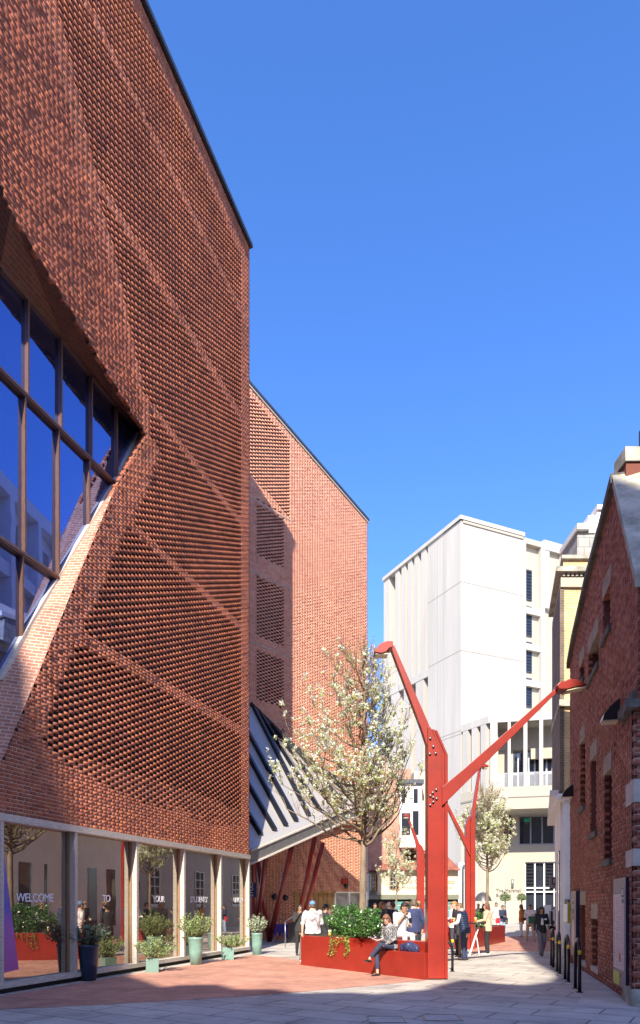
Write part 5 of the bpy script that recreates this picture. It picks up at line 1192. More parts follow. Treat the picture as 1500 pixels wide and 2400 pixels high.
# topiary balls, display stand, low brick steps
for i, (px, Yq, r_) in enumerate(((1184,57,.42),(1222.5,57,.36))):
    c_ = (PX(px,Yq), Yq, PZ(2104,Yq)); shrub('topiary_tree', ['left clipped round bush on a stem by the pale wall', 'right clipped round bush on a stem by the glazed front'][i], c_, (r_,r_,r_), 900, .07, leafmat('clipped_leaves', [(.12,.17,.07),(.22,.28,.12),(.35,.38,.25)]), group='clipped topiary balls', seed=30+i)
    q = MB(); q.tube([(c_[0],Yq,.5),(c_[0],Yq,c_[2]-.2)], .05, 8); q.tube([(c_[0],Yq,0),(c_[0],Yq,.5)], [.2,.26], 12)
    o = q.build('pot_stem', M['stone_dark']); o.parent = [x for x in bpy.data.objects if x.get('label','').startswith(['left clipped','right clipped'][i])][0]; o.data.transform(Matrix.Translation(-o.parent.location))
Yd = 44; t = thing('display_board', 'white poster stand in front of the glazed entrance', 'sign stand', (PX(1284,Yd),Yd,0)); q = MB(); q.box(PX(1275,Yd),Yd,PZ(2158,Yd),PX(1292,Yd),Yd+.05,PZ(2121,Yd)); part('poster', q, M['white_paint'], t); q = MB(); q.box(PX(1283,Yd),Yd+.02,0,PX(1285,Yd),Yd+.06,PZ(2158,Yd)); q.box(PX(1276,Yd),Yd-.2,0,PX(1291,Yd),Yd+.25,.04); part('stand', q, M['metal'], t)
Yd = 31; q = MB(); 
for k in range(3): q.box(PX(1284,Yd)+k*.25, Yd-.2+k*.35, 0, PX(1284,Yd)+1.6, Yd+1.4, .22*(k+1))
tag(q.build('brick_steps', M['brick_shop']), 'shaded low brick steps behind the walking woman', 'steps'); set_uv(bpy.data.objects['brick_steps'], uv_wall)
q = MB(); q.box(PX(1291,29), 29, PZ(2178,29), PX(1296,29), 29.2, PZ(2135,29)); q.box(PX(1291,29), 29, PZ(2180,29), PX(1316,29), 29.3, PZ(2171,29)); q.box(PX(1303,29), 29, 0, PX(1305,29), 29.1, PZ(2178,29))
tag(q.build('wall_bracket_bench', M['black']), 'black metal bench frame by the white shopfront', 'bench')
# ================================================================== PEOPLE
_mc = {}
def cm(name, col, rough=.75, **k):
    key = (name, col)
    if key not in _mc: _mc[key] = mat(name, col, rough, .12, k.pop('scale', 14), .15, 90, **k)
    return _mc[key]
SKIN = {'light': (.62,.37,.27), 'mid': (.42,.23,.14), 'dark': (.16,.08,.05)}
def skinm(k): return cm('skin_'+k, SKIN[k], .5, sss=.05)
def remesh(mb, name, voxel, m, smooth=4, fold=0.0, seed=0):
    me = bpy.data.meshes.new('tmp'); me.from_pydata([tuple(v) for v in mb.v], [], mb.f); o = bpy.data.objects.new('tmp', me)
    r = o.modifiers.new('r', 'REMESH'); r.mode = 'VOXEL'; r.voxel_size = voxel; r.use_smooth_shade = True
    s_ = o.modifiers.new('s', 'SMOOTH'); s_.factor = .5; s_.iterations = smooth
    out = bake(o); bpy.data.meshes.remove(me)
    out.name = name
    if fold:
        out.update(); nv = len(out.vertices); co = np.empty(nv*3, np.float32); no = np.empty(nv*3, np.float32)
        out.vertices.foreach_get('co', co); out.vertices.foreach_get('normal', no); co = co.reshape(-1,3); no = no.reshape(-1,3)
        dd = np.array([noise.noise(Vector((p[0]*9+seed, p[1]*9, p[2]*5)))*.6+noise.noise(Vector((p[0]*22, p[1]*22+seed, p[2]*13)))*.4 for p in co.astype(float)])
        co = co+no*(dd*fold)[:,None]; out.vertices.foreach_set('co', co.astype(np.float32).ravel()); out.update()
    out.materials.clear(); out.materials.append(m)
    for p in out.polygons: p.use_smooth = True
    return out
V = Vector
def limb(mb, pts, rad, seg=10):
    """tapered limb with rounded ends"""
    P_ = [V(p) for p in pts]; R_ = [r if hasattr(r,'__len__') else (r, r) for r in rad]
    a = (P_[0]-P_[1]).normalized(); b = (P_[-1]-P_[-2]).normalized()
    q = [P_[0]+a*R_[0][0]*.9, P_[0]+a*R_[0][0]*.6]+P_+[P_[-1]+b*R_[-1][0]*.6, P_[-1]+b*R_[-1][0]*.9]
    r = [(R_[0][0]*.3,R_[0][1]*.3),(R_[0][0]*.78,R_[0][1]*.78)]+R_+[(R_[-1][0]*.78,R_[-1][1]*.78),(R_[-1][0]*.3,R_[-1][1]*.3)]
    mb.tube(q, r, seg, side=(1,0,0) if abs((q[-1]-q[0]).normalized().x) < .85 else (0,1,0))
def hand(mb, wrist, fwd, palm_n, side, curl=.5, s=1.0):
    """palm, four unequal bent fingers and a thumb; fwd = pointing direction, palm_n = palm normal"""
    f = V(fwd).normalized(); n = V(palm_n); n = (n-f*n.dot(f)).normalized(); x = f.cross(n)*side
    w_ = V(wrist); limb(mb, [w_, w_+f*.045*s, w_+f*.085*s], [(.024*s,.02*s),(.036*s,.016*s),(.038*s,.014*s)], 8)
    for i, (off, ln) in enumerate(((-.030,.068),(-.010,.078),(.010,.074),(.029,.058))):
        k = w_+f*.085*s+x*off*s; c = curl; k1 = k+(f*math.cos(c*.6)+n*math.sin(c*.6))*ln*.45*s; k2 = k1+(f*math.cos(c*1.6)+n*math.sin(c*1.6))*ln*.32*s; k3 = k2+(f*math.cos(c*2.4)+n*math.sin(c*2.4))*ln*.26*s
        limb(mb, [k,k1,k2,k3], [.0095*s,.009*s,.0085*s,.0075*s], 6)
    t0 = w_+f*.03*s-x*.03*s; t1 = t0+(f*.6-x*.75+n*.25).normalized()*.035*s; t2 = t1+(f*.9-x*.25+n*.5).normalized()*.03*s; limb(mb, [t0,t1,t2], [.013*s,.011*s,.009*s], 6)
def person(label, px, Y, h, face, skin='light', hair=('short',(.06,.035,.02)), top=((.5,.5,.5),'long'), bottom=((.05,.05,.07),), shoes=(.03,.03,.03), pose='stand', arms=('down','down'), lean=0.0, head=(0,0), z=0.0, vox=.012, coat=False, width=1.0, group=None, extras=(), seat=.46, headz=0.0, legs=None, loose=1.0):
    """face: angle of the facing direction in plan, degrees, 0 = away from the camera (+Y), 90 = to the left, 180 = towards the camera"""
    s = h/1.75; a = math.radians(face); t = thing('person', label, 'person', (PX(px, Y), Y, z), group)
    Rz = Matrix.Rotation(a, 3, 'Z'); org = V((PX(px, Y), Y, z))
    sit = pose == 'sit'
    hipz = (seat/s+.10) if sit else .93
    J = {'hip': V((0,0,hipz))}
    Rl = Matrix.Rotation(-lean, 3, 'X')
    def U(x, y, zz): return J['hip']+Rl@V((x*width, y, zz))       # upper body, zz above the hip
    for sd_, nm in ((-1,'L'),(1,'R')):
        J['h'+nm] = J['hip']+V((sd_*.088*width,0,-.01))
        if sit: kn, an = V((sd_*.11,.43,hipz-.01)), V((sd_*.11,.45,.08/s))
        elif pose == 'walk': kn, an = V((sd_*.085,.16 if sd_ > 0 else .03,.49)), V((sd_*.07,.24 if sd_ > 0 else -.24,.09 if sd_ > 0 else .13))
        elif pose == 'wide': kn, an = V((sd_*.14,.02,.49)), V((sd_*.19,0,.08))
        else: kn, an = V((sd_*.10,.02,.49)), V((sd_*.105,-.01,.08))
        if legs and nm in legs: kn, an = V(legs[nm][0]), V(legs[nm][1])
        J['k'+nm], J['a'+nm] = kn, an
        J['s'+nm] = U(sd_*.175, 0, .51)
        ar = arms[0 if nm == 'L' else 1]
        if isinstance(ar, tuple): e_, w_ = U(*ar[0]), U(*ar[1])
        elif ar == 'down': e_, w_ = U(sd_*.235,-.03,.22), U(sd_*.25,.06,-.03)
        elif ar == 'front': e_, w_ = U(sd_*.22,.06,.23), U(sd_*.12,.30,.20)
        elif ar == 'phone': e_, w_ = U(sd_*.23,.05,.22), U(sd_*.07,.27,.33)
        elif ar == 'mouth': e_, w_ = U(sd_*.22,.14,.26), U(sd_*.05,.17,.50)
        elif ar == 'table': e_, w_ = U(sd_*.24,.10,.24), U(sd_*.18,.36,.18)
        elif ar == 'pocket': e_, w_ = U(sd_*.27,-.06,.22), U(sd_*.17,.06,.02)
        elif ar == 'lap': e_, w_ = U(sd_*.23,.05,.21), U(sd_*.10,.28,.10)
        J['e'+nm], J['w'+nm] = e_, w_
    nk = U(0,.0,.575); hc = U(0,.02+head[0],.69); 
    TR = lambda v: org+Rz@(V(v)*s)
    def world(mb_): mb_.v = [tuple(TR(v)) for v in mb_.v]; return mb_
    # --- body
    b = MB(); torso = [(U(0,0,-.10),(.150,.105)),(U(0,-.005,0),(.165,.115)),(U(0,0,.12),(.138,.098)),(U(0,0,.25),(.145,.10)),(U(0,0,.38),(.168,.11)),(U(0,0,.48),(.165,.095)),(U(0,0,.545),(.09,.065))]
    limb(b, [p for p,_ in torso], [(r[0]*width, r[1]) for _,r in torso], 14)
    limb(b, [U(0,0,.52), nk, U(0,.01,.63)], [.056,.050,.048], 10)
    # head: cranium, jaw, nose, ears
    fdir = Rl@(Matrix.Rotation(head[1],3,'Z')@V((0,1,0))); fdir = (fdir+V((0,0,-head[0]*2.2))).normalized(); side = V((0,0,1)).cross(fdir)*-1; side.normalize(); upv = side.cross(fdir)
    if upv.z < 0: upv = -upv
    def Hd(x, y, zz): return hc+side*x+fdir*y+upv*zz
    prof = [(-.118,.028,.030,.035),(-.105,.045,.045,.028),(-.075,.056,.062,.015),(-.035,.066,.080,.006),(.0,.073,.092,0),(.04,.076,.096,-.004),(.08,.066,.086,-.008),(.108,.042,.058,-.008),(.122,.014,.02,-.008)]
    n_ = 14; hv = []
    for (zz, rx, ry, yo) in prof:
        for k in range(n_): q_ = 2*math.pi*k/n_; hv.append(Hd(rx*math.cos(q_), yo+ry*math.sin(q_), zz))
    b.add(hv, [(i*n_+k,i*n_+(k+1)%n_,(i+1)*n_+(k+1)%n_,(i+1)*n_+k) for i in range(len(prof)-1) for k in range(n_)]+[tuple(range(n_-1,-1,-1)), tuple(range((len(prof)-1)*n_, len(prof)*n_))])
    limb(b, [Hd(0,.088,.012), Hd(0,.104,-.018), Hd(0,.100,-.032)], [.009,.013,.012], 6)
    limb(b, [Hd(0,.080,-.062), Hd(0,.082,-.072)], [(.022,.008),(.020,.008)], 6); limb(b, [Hd(0,.062,-.10), Hd(0,.066,-.108)], [.018,.016], 6)
    for sd_ in (-1,1): limb(b, [Hd(sd_*.074,-.004,.022), Hd(sd_*.079,-.01,-.0), Hd(sd_*.073,.0,-.026)], [.011,.013,.009], 6)
    for nm, sd_ in (('L',-1),('R',1)):
        limb(b, [J['s'+nm], J['s'+nm].lerp(J['e'+nm],.45), J['e'+nm]], [.050,.043,.036]); limb(b, [J['e'+nm], J['e'+nm].lerp(J['w'+nm],.35), J['w'+nm]], [.037,.037,.025])
        limb(b, [J['h'+nm], J['h'+nm].lerp(J['k'+nm],.5), J['k'+nm]], [.086,.070,.050]); limb(b, [J['k'+nm], J['k'+nm].lerp(J['a'+nm],.35), J['a'+nm]], [.050,.052,.034])
        fd = J['w'+nm]-J['e'+nm]; pn = V((-sd_,0,0)) if fd.normalized().z < -.7 else V((0,.3,-1)) if arms[0] not in ('mouth',) else V((0,-1,.2))
        hand(b, J['w'+nm], fd, pn, sd_, curl=.45)
        ft = V((0,1,0)); limb(b, [J['a'+nm]-V((0,.03,.04)), J['a'+nm]+V((0,.10,-.05)), J['a'+nm]+V((0,.15,-.055))], [.034,.030,.022])
    part('body', remesh(world(b), 'body', vox*.8, skinm(skin), 3), None, t)
    # --- eyes, brows and lips
    q = MB()
    for sd_ in (-1,1):
        limb(q, [Hd(sd_*.031-.007,.0865,.006), Hd(sd_*.031+.007,.0865,.006)], [.0055,.0055], 6)
        limb(q, [Hd(sd_*.032-.014,.088,.024), Hd(sd_*.032+.014,.086,.024)], [.004,.004], 5)
    part('eyes', world(q), cm('dark_eye', (.02,.012,.01), .3), t)
    q = MB(); limb(q, [Hd(-.018,.0875,-.064), Hd(.018,.0875,-.064)], [.0055,.0055], 6); part('lips', world(q), cm('lips', (.40,.13,.11), .5), t)
    # --- hair
    kind, hcol = hair; hm = cm('hair', hcol, .55, stretch=(3,3,.6))
    q = MB()
    if kind != 'bald' and kind != 'hood':
        hp_ = [(-.05,.060,.052,-.052),(-.02,.076,.066,-.040),(.02,.083,.074,-.030),(.05,.085,.098,-.008),(.085,.076,.094,-.010),(.118,.050,.066,-.012),(.134,.018,.024,-.014)]
        if kind == 'cap': hp_ = hp_[:3]+[(.03,.082,.072,-.03)]
        hv = []
        for (zz, rx, ry, yo) in hp_:
            for k in range(n_): q_ = 2*math.pi*k/n_; hv.append(Hd(rx*math.cos(q_), yo+ry*math.sin(q_), zz))
        m_ = len(hp_); q.add(hv, [(i*n_+k,i*n_+(k+1)%n_,(i+1)*n_+(k+1)%n_,(i+1)*n_+k) for i in range(m_-1) for k in range(n_)]+[tuple(range(n_-1,-1,-1)), tuple(range((m_-1)*n_, m_*n_))])
    if kind == 'short': limb(q, [Hd(-.04,.078,.088), Hd(.05,.076,.092)], [.024,.022], 8)
    if kind in ('long','bob'):
        L_ = .42 if kind == 'long' else .16
        for sd_ in (-1,-.5,0,.5,1):
            x_ = sd_*.062; y_ = -.035-.055*(1-abs(sd_))
            p_ = [Hd(x_, y_+.02, .05), Hd(x_*1.25, y_, -.04), Hd(x_*1.3, y_-.01, -.04-L_*.4)]
            if kind == 'long': p_ += [Hd(x_*1.15, y_-.035, -.04-L_*.75), Hd(x_*.8, y_-.04, -.04-L_)]
            else: p_ += [Hd(x_*1.2, y_+.008, -.02-L_*.6)]
            limb(q, p_, [(.040,.030),(.040,.030),(.036,.026)]+([(.034,.024),(.018,.014)] if kind == 'long' else [(.028,.02)]), 8)
        for sd_ in (-1,1): limb(q, [Hd(sd_*.05,.05,.085), Hd(sd_*.078,.035,.03), Hd(sd_*.078,.02,-.06)], [.024,.020,.018], 8)
        if kind == 'bob': limb(q, [Hd(-.05,.082,.066), Hd(0,.094,.06), Hd(.05,.082,.066)], [.02,.022,.02], 8)
    if q.v: part('hair', remesh(world(q), 'hair', vox*.9, hm, 2, .006, seed=px), None, t)
    if kind == 'cap':
        cmt = cm('cap_cloth', extras[0] if extras and isinstance(extras[0], tuple) and len(extras[0]) == 3 else (.12,.22,.40), .8); q = MB(); hv = []
        cp_ = [(.025,.088,.104,-.004),(.06,.088,.104,-.006),(.10,.074,.088,-.01),(.128,.048,.058,-.012),(.142,.01,.014,-.012)]
        for (zz, rx, ry, yo) in cp_:
            for k in range(n_): q_ = 2*math.pi*k/n_; hv.append(Hd(rx*math.cos(q_), yo+ry*math.sin(q_), zz))
        q.add(hv, [(i*n_+k,i*n_+(k+1)%n_,(i+1)*n_+(k+1)%n_,(i+1)*n_+k) for i in range(4) for k in range(n_)]+[tuple(range(n_-1,-1,-1)), tuple(range(4*n_,5*n_))], 0, True)
        q.tube([Hd(0,.085,.035), Hd(0,.125,.034), Hd(0,.165,.026), Hd(0,.178,.022)], [(.075,.008),(.072,.007),(.05,.006),(.02,.004)], 12, side=tuple(side)); part('cap', world(q), cmt, t)
    # --- top
    (tc, sl) = top[:2]; tm_ = top[2] if len(top) > 2 else cm('cloth', tc, .85); ex = .016*loose
    q = MB(); low = -.34 if coat else -.13
    tt = [(U(0,0,low),(.185 if coat else .172,.14 if coat else .125)),(U(0,-.005,0),(.172,.125)),(U(0,0,.12),(.152,.112)),(U(0,0,.25),(.156,.112)),(U(0,0,.38),(.176,.12)),(U(0,0,.48),(.172,.104)),(U(0,0,.555),(.082,.07))]
    if sit: tt[0] = (U(0,0,-.06),(.178,.135))
    q.tube([p for p,_ in tt], [((r[0]+ex)*width, r[1]+ex) for _,r in tt], 16, side=(1,0,0))
    for nm in 'LR':
        limb(q, [J['s'+nm], J['s'+nm].lerp(J['e'+nm],.5), J['e'+nm]], [.062+ex*.4,.056+ex*.4,.050+ex*.3])
        if sl == 'long': limb(q, [J['e'+nm], J['e'+nm].lerp(J['w'+nm],.5), J['e'+nm].lerp(J['w'+nm],.93)], [.050,.046,.036])
        elif sl == 'roll': limb(q, [J['e'+nm], J['e'+nm].lerp(J['w'+nm],.35)], [.048,.044])
    if sl == 'vest':
        q = MB(); q.tube([p for p,_ in tt], [((r[0]+ex+.022)*width, r[1]+ex+.02) for _,r in tt], 16, side=(1,0,0))
        for nm in 'LR': limb(q, [J['s'+nm]+V((0,0,.0)), J['s'+nm].lerp(J['e'+nm],.10)], [.072,.066])
        vm, nt_, b_ = newmat('quilted_navy'); b_.inputs['Base Color'].default_value = (.018,.03,.075,1); b_.inputs['Roughness'].default_value = .45
        wv = nt_.nodes.new('ShaderNodeTexWave'); wv.wave_type = 'BANDS'; wv.bands_direction = 'Z'; wv.inputs['Scale'].default_value = 5.0; wv.inputs['Distortion'].default_value = .6
        tc_ = nt_.nodes.new('ShaderNodeTexCoord'); nt_.links.new(tc_.outputs['Object'], wv.inputs[0]); bu_ = nt_.nodes.new('ShaderNodeBump'); bu_.inputs['Strength'].default_value = 1; bu_.inputs['Distance'].default_value = .02
        nt_.links.new(wv.outputs['Fac'], bu_.inputs['Height']); nt_.links.new(bu_.outputs[0], b_.inputs['Normal'])
        part('quilted_vest', remesh(world(q), 'vest', vox, vm, 3, .008, seed=px), None, t)
        q = MB(); 
        for nm in 'LR': limb(q, [J['s'+nm], J['s'+nm].lerp(J['e'+nm],.5), J['e'+nm]], [.060,.055,.050]); limb(q, [J['e'+nm], J['e'+nm].lerp(J['w'+nm],.5), J['e'+nm].lerp(J['w'+nm],.93)], [.050,.046,.036])
        limb(q, [U(0,0,.50), U(0,0,.60)], [.062,.058])
        part('shirt', remesh(world(q), 'shirt', vox, tm_, 3, .008, seed=px), None, t)
    else: part('coat' if coat else 'shirt', remesh(world(q), 'shirt', vox, tm_, 3, .010*loose, seed=px), None, t)
    # --- trousers or skirt
    bc_ = bottom[0]; bm = cm('trousers', bc_, .85); fl = bottom[1] if len(bottom) > 1 else 0.0; q = MB()
    q.tube([J['hip']+V((0,0,-.12 if not sit else -.085)), J['hip']+V((0,0,-.04)), J['hip']+Rl@V((0,0,.06)), J['hip']+Rl@V((0,0,.11))], [(.17*width,.12),(.182*width,.13),(.172*width,.122),(.150*width,.108)], 16, side=(1,0,0))
    for nm in 'LR':
        limb(q, [J['h'+nm], J['h'+nm].lerp(J['k'+nm],.5), J['k'+nm]], [.098,.084+fl*.2,.066+fl*.5]); cut_ = .80 if (len(bottom) > 2 and bottom[2] == 'crop') else .97
        limb(q, [J['k'+nm], J['k'+nm].lerp(J['a'+nm],.5), J['k'+nm].lerp(J['a'+nm],cut_)], [.066+fl*.5,.060+fl*.8,.052+fl])
    part('trousers', remesh(world(q), 'trousers', vox, bm, 3, .010, seed=px+3), None, t)
    for nm in 'LR':
        q = MB(); an = J['a'+nm]; fw = V((0,1,0)); 
        if isinstance(legs, dict) and len(legs.get(nm,())) > 2: fw = V(legs[nm][2]).normalized()
        limb(q, [an+V((0,0,-.045))-fw*.045, an+fw*.03+V((0,0,-.045)), an+fw*.12+V((0,0,-.055)), an+fw*.175+V((0,0,-.058))], [(.040,.036),(.043,.036),(.042,.027),(.030,.020)], 10)
        part('shoe', remesh(world(q), 'shoe', vox*.8, cm('shoe', shoes, .45), 2), None, t)
    return t, TR, J, U, Hd
def blob(name, pts, rad, m, parent, vox=.012, fold=.006):
    q = MB(); limb(q, pts, rad, 10); return part(name, remesh(q, name, vox, m, 3, fold), None, parent)
# floral print for the man's T-shirt
fm, nt_, b_ = newmat('floral_print'); tc_ = nt_.nodes.new('ShaderNodeTexCoord'); n_1 = nt_.nodes.new('ShaderNodeTexNoise'); n_1.inputs['Scale'].default_value = 7; n_1.inputs['Detail'].default_value = 5; nt_.links.new(tc_.outputs['Object'], n_1.inputs[0])
r_ = ramp(nt_, [(.36,(.22,.17,.19)),(.45,(.50,.42,.42)),(.52,(.76,.74,.73))]); nt_.links.new(n_1.outputs[0], r_.inputs[0]); nt_.links.new(r_.outputs[0], b_.inputs['Base Color']); b_.inputs['Roughness'].default_value = .85
km, nt_, b_ = newmat('speckled_knit'); tc_ = nt_.nodes.new('ShaderNodeTexCoord'); n_1 = nt_.nodes.new('ShaderNodeTexVoronoi'); n_1.inputs['Scale'].default_value = 55; nt_.links.new(tc_.outputs['Object'], n_1.inputs[0])
r_ = ramp(nt_, [(.3,(.04,.04,.05)),(.6,(.22,.21,.21)),(.9,(.55,.53,.5))]); nt_.links.new(n_1.outputs['Color'], r_.inputs[0]); nt_.links.new(r_.outputs[0], b_.inputs['Base Color']); b_.inputs['Roughness'].default_value = .9
dep = lambda px, u, w_: PL1.P(u, 0, w_)
# 1 man in cap sitting against the end of the planter, back to us
pA = PL1.P(.20, 0, -.28); fA = math.degrees(math.atan2(-(.0), 1))
mA = person('man with blue cap and white floral T-shirt leaning on the planter, back turned', CX+K*(pA.x-.02)/(pA.y+.05), pA.y+.05, 1.76, 14, top=((.8,.8,.8),'short',fm), bottom=((.16,.13,.10),), shoes=(.5,.48,.45), hair=('cap',(.10,.07,.05)), pose='sit', seat=.80, arms=(((-.26,-.06,.22),(-.27,-.05,-.02)),'lap'), legs={'L':((-.22,.30,.72),(-.30,.10,.14)),'R':((.10,.38,.80),(.12,.42,.35))}, extras=((.13,.24,.42),), lean=.06, vox=.011, width=1.12, loose=1.5)
# 2 dark coat and glasses
pB = PT(763,2120,20.3); person('person in long black coat and dark hat with glasses beside the man in the cap', 762, 20.3, 1.64, -75, skin='mid', hair=('cap',(.02,.02,.02)), top=((.025,.025,.03),'long'), coat=True, bottom=((.02,.02,.02),), arms=('front','down'), extras=((.02,.02,.02),), width=1.05)
person('person in dark clothes raising a hand to the head, behind the leaning columns', 703, 22.5, 1.62, 190, skin='mid', hair=('long',(.03,.02,.02)), top=((.03,.03,.03),'long'), bottom=((.02,.02,.02),), arms=('down','mouth'))
person('shaded person in brown top standing by the wooden doors', 769, 27.5, 1.66, 160, skin='dark', hair=('short',(.02,.015,.01)), top=((.16,.09,.07),'long'), bottom=((.05,.04,.04),), arms=('down','front'), vox=.016)
# 3 woman reading on the seat
us = PL1.uz(905,2230)[0]; pR = PL1.P(us, 0, -.16)
fR = math.degrees(math.atan2(-PL1.n.x, PL1.n.y))
tR, TR, J, U, Hd = person('woman with brown bob reading an open book on the planter seat', CX+K*pR.x/pR.y, pR.y, 1.62, fR, hair=('bob',(.20,.09,.05)), top=((.4,.4,.4),'long',km), bottom=((.035,.045,.085),0,'crop'), shoes=(.02,.02,.025), pose='sit', seat=.575, arms=('lap','lap'), lean=.14, head=(.05,.55), vox=.009,
    legs={'L':((-.06,.42,.77),(.14,.60,.42),(-.2,1,.15)),'R':((.10,.40,.66),(.02,.44,.085),(0,1,0))})
q = MB(); bk = (TR(J['wL'])+TR(J['wR']))/2+V((-.08,-.05,.05)); ax = V((.5,-.35,.0)).normalized(); fw = V((-.45,-.8,.35)).normalized()
for sd_ in (-1,1):
    x_ = ax*sd_; p0, p1 = bk-fw*.11, bk+fw*.11; up_ = V((0,0,.045)); q.hexa([p0,p0+x_*.15+up_,p1+x_*.15+up_,p1,p0+V((0,0,.012)),p0+x_*.15+up_+V((0,0,.012)),p1+x_*.15+up_+V((0,0,.012)),p1+V((0,0,.012))])
tag(q.build('book', cm('paper', (.75,.70,.66), .8)), 'open book in the reading woman’s hands', 'book')
bgp = PL1.P(PL1.uz(945,2232)[0], .575+.07, -.22); q = MB(); limb(q, [bgp+PL1.d*-.22, bgp+V((0,0,.035)), bgp+PL1.d*.20+V((0,0,-.01))], [(.09,.10),(.12,.12),(.08,.09)], 12)
tag(link('folded_jacket', remesh(q, 'folded_jacket', .010, cm('navy_nylon', (.03,.04,.10), .45), 2, .035), None), 'crumpled navy jacket lying on the planter seat beside the reading woman', 'jacket')
# 4 man with phone on the far edge
pC = PL1.P(PL1.uz(938,2200)[0]+.05, 0, -.58)
tC, TRc, Jc, Uc, Hc = person('young man in white shirt looking down at his phone behind the reading woman', 936, 17.15, 1.74, 205, skin='mid', hair=('short',(.02,.013,.01)), top=((.66,.69,.74),'short'), bottom=((.66,.64,.62),), pose='sit', seat=.80, arms=('phone','mouth'), lean=.22, head=(.06,.35), vox=.010, shoes=(.6,.6,.6))
q = MB(); ph = TRc(Jc['wL'])+V((.02,-.06,.05)); q.box(ph.x-.035, ph.y-.005, ph.z-.03, ph.x+.035, ph.y+.006, ph.z+.10); tag(q.build('phone', M['black']), 'black phone held by the man in the white shirt', 'phone')
# 5 standing group beyond
person('man in navy sweater and black jeans seen from behind, left of the red pillar', 970, 20.5, 1.78, 10, hair=('short',(.14,.10,.07)), top=((.035,.045,.12),'long'), bottom=((.03,.03,.035),), arms=('front','down'), width=1.12)
person('man with cropped dark hair in black T-shirt beyond the shrub', 921, 24, 1.70, 40, hair=('short',(.05,.035,.03)), top=((.02,.02,.035),'short'), arms=('front','front'), vox=.014)
person('bald man beyond the shrub, half hidden by the man in the black T-shirt', 912, 25.5, 1.72, 20, hair=('bald',(0,0,0)), top=((.03,.03,.04),'long'), vox=.015)
person('woman with long auburn hair just above the dark shrub', 895, 24.5, 1.73, -10, hair=('long',(.20,.09,.04)), top=((.05,.04,.04),'long'), vox=.014)
person('dark haired person in the shade of the shopfront, far left behind the shrub', 879, 30, 1.68, 180, skin='mid', hair=('short',(.02,.02,.02)), top=((.06,.02,.02),'long'), vox=.018)
person('ginger haired man in blue shirt facing left between the two men', 954, 23.5, 1.72, 95, hair=('short',(.38,.16,.06)), top=((.10,.14,.30),'long'), arms=('front','front'), vox=.014)
person('fair haired man partly behind the red pillar, to the right of the navy sweater', 981, 22.6, 1.74, 60, hair=('short',(.30,.18,.08)), top=((.05,.06,.10),'long'), vox=.015)
# 6 group at the tall tables
person('man in quilted navy vest and white shirt leaning on the wooden bar table', 1089, 20.55, 1.69, 62, hair=('short',(.20,.11,.06)), top=((.78,.78,.80),'vest'), bottom=((.03,.045,.11),), shoes=(.02,.015,.012), arms=('table','front'), lean=.16, head=(.03,.2), vox=.010, width=1.1)
person('ginger haired man in black top behind the man in the quilted vest', 1074, 22.6, 1.74, 100, hair=('short',(.42,.18,.06)), top=((.03,.025,.03),'long'), arms=('table','front'), lean=.12, head=(.03,0), vox=.013)
tD, TRd, Jd, _, _ = person('man in white shirt with blue rucksack at the far side of the bar table', 1061, 25.5, 1.70, 80, hair=('short',(.16,.10,.06)), top=((.75,.75,.76),'long'), arms=('front','front'), vox=.014)
blob('rucksack', [TRd((.03,-.20,1.12)), TRd((.03,-.21,1.30)), TRd((.03,-.17,1.45))], [(.14,.09),(.15,.10),(.10,.07)], cm('blue_rucksack', (.06,.20,.45), .7), tD, .014)
person('woman with long auburn curls in pale peach blouse and black trousers', 1142, 22.75, 1.68, 78, hair=('long',(.17,.06,.035)), top=((.62,.42,.28),'long'), bottom=((.02,.02,.022),.02), shoes=(.65,.62,.58), arms=('table','front'), vox=.010, loose=1.7)
# 7 people further on
person('person in pale pink top standing beyond the dark red planter', 1163, 38, 1.72, 170, skin='mid', hair=('short',(.05,.03,.02)), top=((.66,.45,.42),'long'), bottom=((.6,.55,.5),), vox=.018, width=1.15)
tE, TRe, Je, _, _ = person('person in navy jacket carrying a red bag, beyond the dark red planter', 1178, 36, 1.58, 200, skin='mid', hair=('short',(.04,.03,.02)), top=((.02,.03,.07),'long'), bottom=((.35,.45,.65),), shoes=(.4,.4,.4), arms=('down','front'), vox=.018)
q = MB(); q.hexa([TRe((.28,.02,.72)),TRe((.46,.02,.72)),TRe((.46,.14,.72)),TRe((.28,.14,.72)),TRe((.27,.02,1.02)),TRe((.44,.02,1.02)),TRe((.44,.14,1.02)),TRe((.27,.14,1.02))]); tag(q.build('shopping_bag', cm('red_bag', (.6,.03,.05), .6)), 'bright red bag carried by the person in the navy jacket', 'bag')
person('person in cream jacket standing under the grey umbrella', 1121, 37, 1.66, 150, skin='light', hair=('short',(.05,.04,.03)), top=((.55,.45,.35),'long'), vox=.018)
person('dark haired person in black coat under the grey umbrella', 1134, 36.6, 1.64, 190, skin='mid', hair=('long',(.02,.015,.01)), top=((.02,.02,.02),'long'), vox=.018)
tF, TRf, Jf, _, _ = person('woman in orange jacket and white trousers with a black rucksack', 1222, 34.8, 1.62, 75, skin='mid', hair=('long',(.12,.05,.03)), top=((.50,.15,.03),'long'), bottom=((.68,.65,.60),.03), shoes=(.4,.35,.3), arms=('pocket','pocket'), vox=.015)
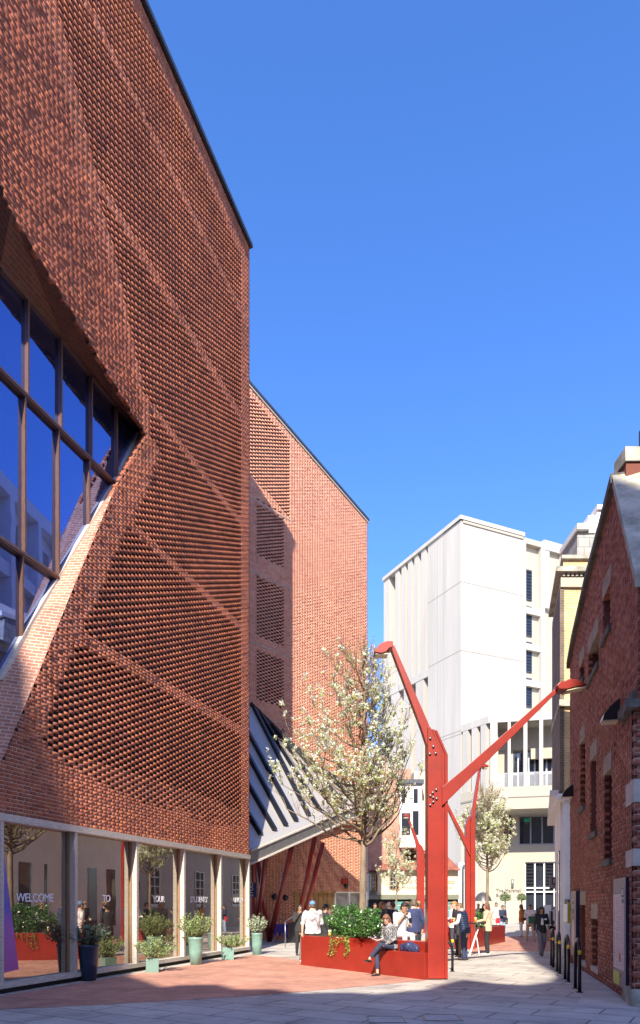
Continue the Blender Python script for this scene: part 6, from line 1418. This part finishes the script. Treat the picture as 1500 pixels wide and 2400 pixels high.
blob('rucksack', [TRf((0,-.19,1.02)), TRf((0,-.20,1.22)), TRf((0,-.17,1.38))], [(.15,.10),(.16,.11),(.11,.08)], cm('black_rucksack', (.02,.02,.025), .7), tF, .016)
tG, TRg, Jg, _, _ = person('man in white shirt and beige trousers carrying a green folder', 1243, 30.9, 1.62, 150, skin='mid', hair=('short',(.03,.02,.015)), top=((.74,.72,.66),'long'), bottom=((.50,.42,.28),.02), shoes=(.62,.6,.58), pose='wide', arms=('down','front'), vox=.013, width=1.1, loose=1.8)
q = MB(); p_ = TRg((-.10,.20,1.0)); q.box(p_.x-.13, p_.y-.01, p_.z-.15, p_.x+.13, p_.y+.01, p_.z+.17); tag(q.build('folder', cm('green_folder', (.02,.16,.08), .5)), 'dark green folder held by the man in the white shirt', 'folder')
tH, TRh, Jh, Uh, _ = person('woman in black cardigan and grey flared trousers walking towards the camera', 1269, 22.4, 1.56, 178, skin='mid', hair=('long',(.035,.02,.015)), top=((.022,.022,.028),'long'), bottom=((.17,.155,.18),.035), shoes=(.02,.02,.02), pose='walk', arms=(((-.24,-.02,.22),(-.20,.14,.12)),'down'), vox=.010)
blob('white_top', [TRh((0,.105,1.12)), TRh((0,.108,1.30)), TRh((0,.095,1.38))], [(.055,.03),(.05,.03),(.035,.02)], cm('white_top', (.72,.70,.70), .8), tH, .010, .003)
q = MB(); p_ = TRh((-.10,.16,1.30)); q.box(p_.x-.035, p_.y-.01, p_.z-.025, p_.x+.035, p_.y+.0, p_.z+.025); part('name_badge', q, M['letter'], tH)
q = MB(); p_ = TRh(Jh['wL'])+V((-.0,-.05,.04)); q.box(p_.x-.09, p_.y-.06, p_.z-.012, p_.x+.07, p_.y+.08, p_.z+.01); tag(q.build('notebook', cm('paper', (.75,.70,.66), .8)), 'papers held in the walking woman’s hand', 'papers')
person('person in white top near the glazed entrance at the right', 1300, 40, 1.5, 180, skin='mid', hair=('short',(.05,.03,.02)), top=((.7,.68,.62),'long'), vox=.02)

bpy.data.scenes.remove(SC2)
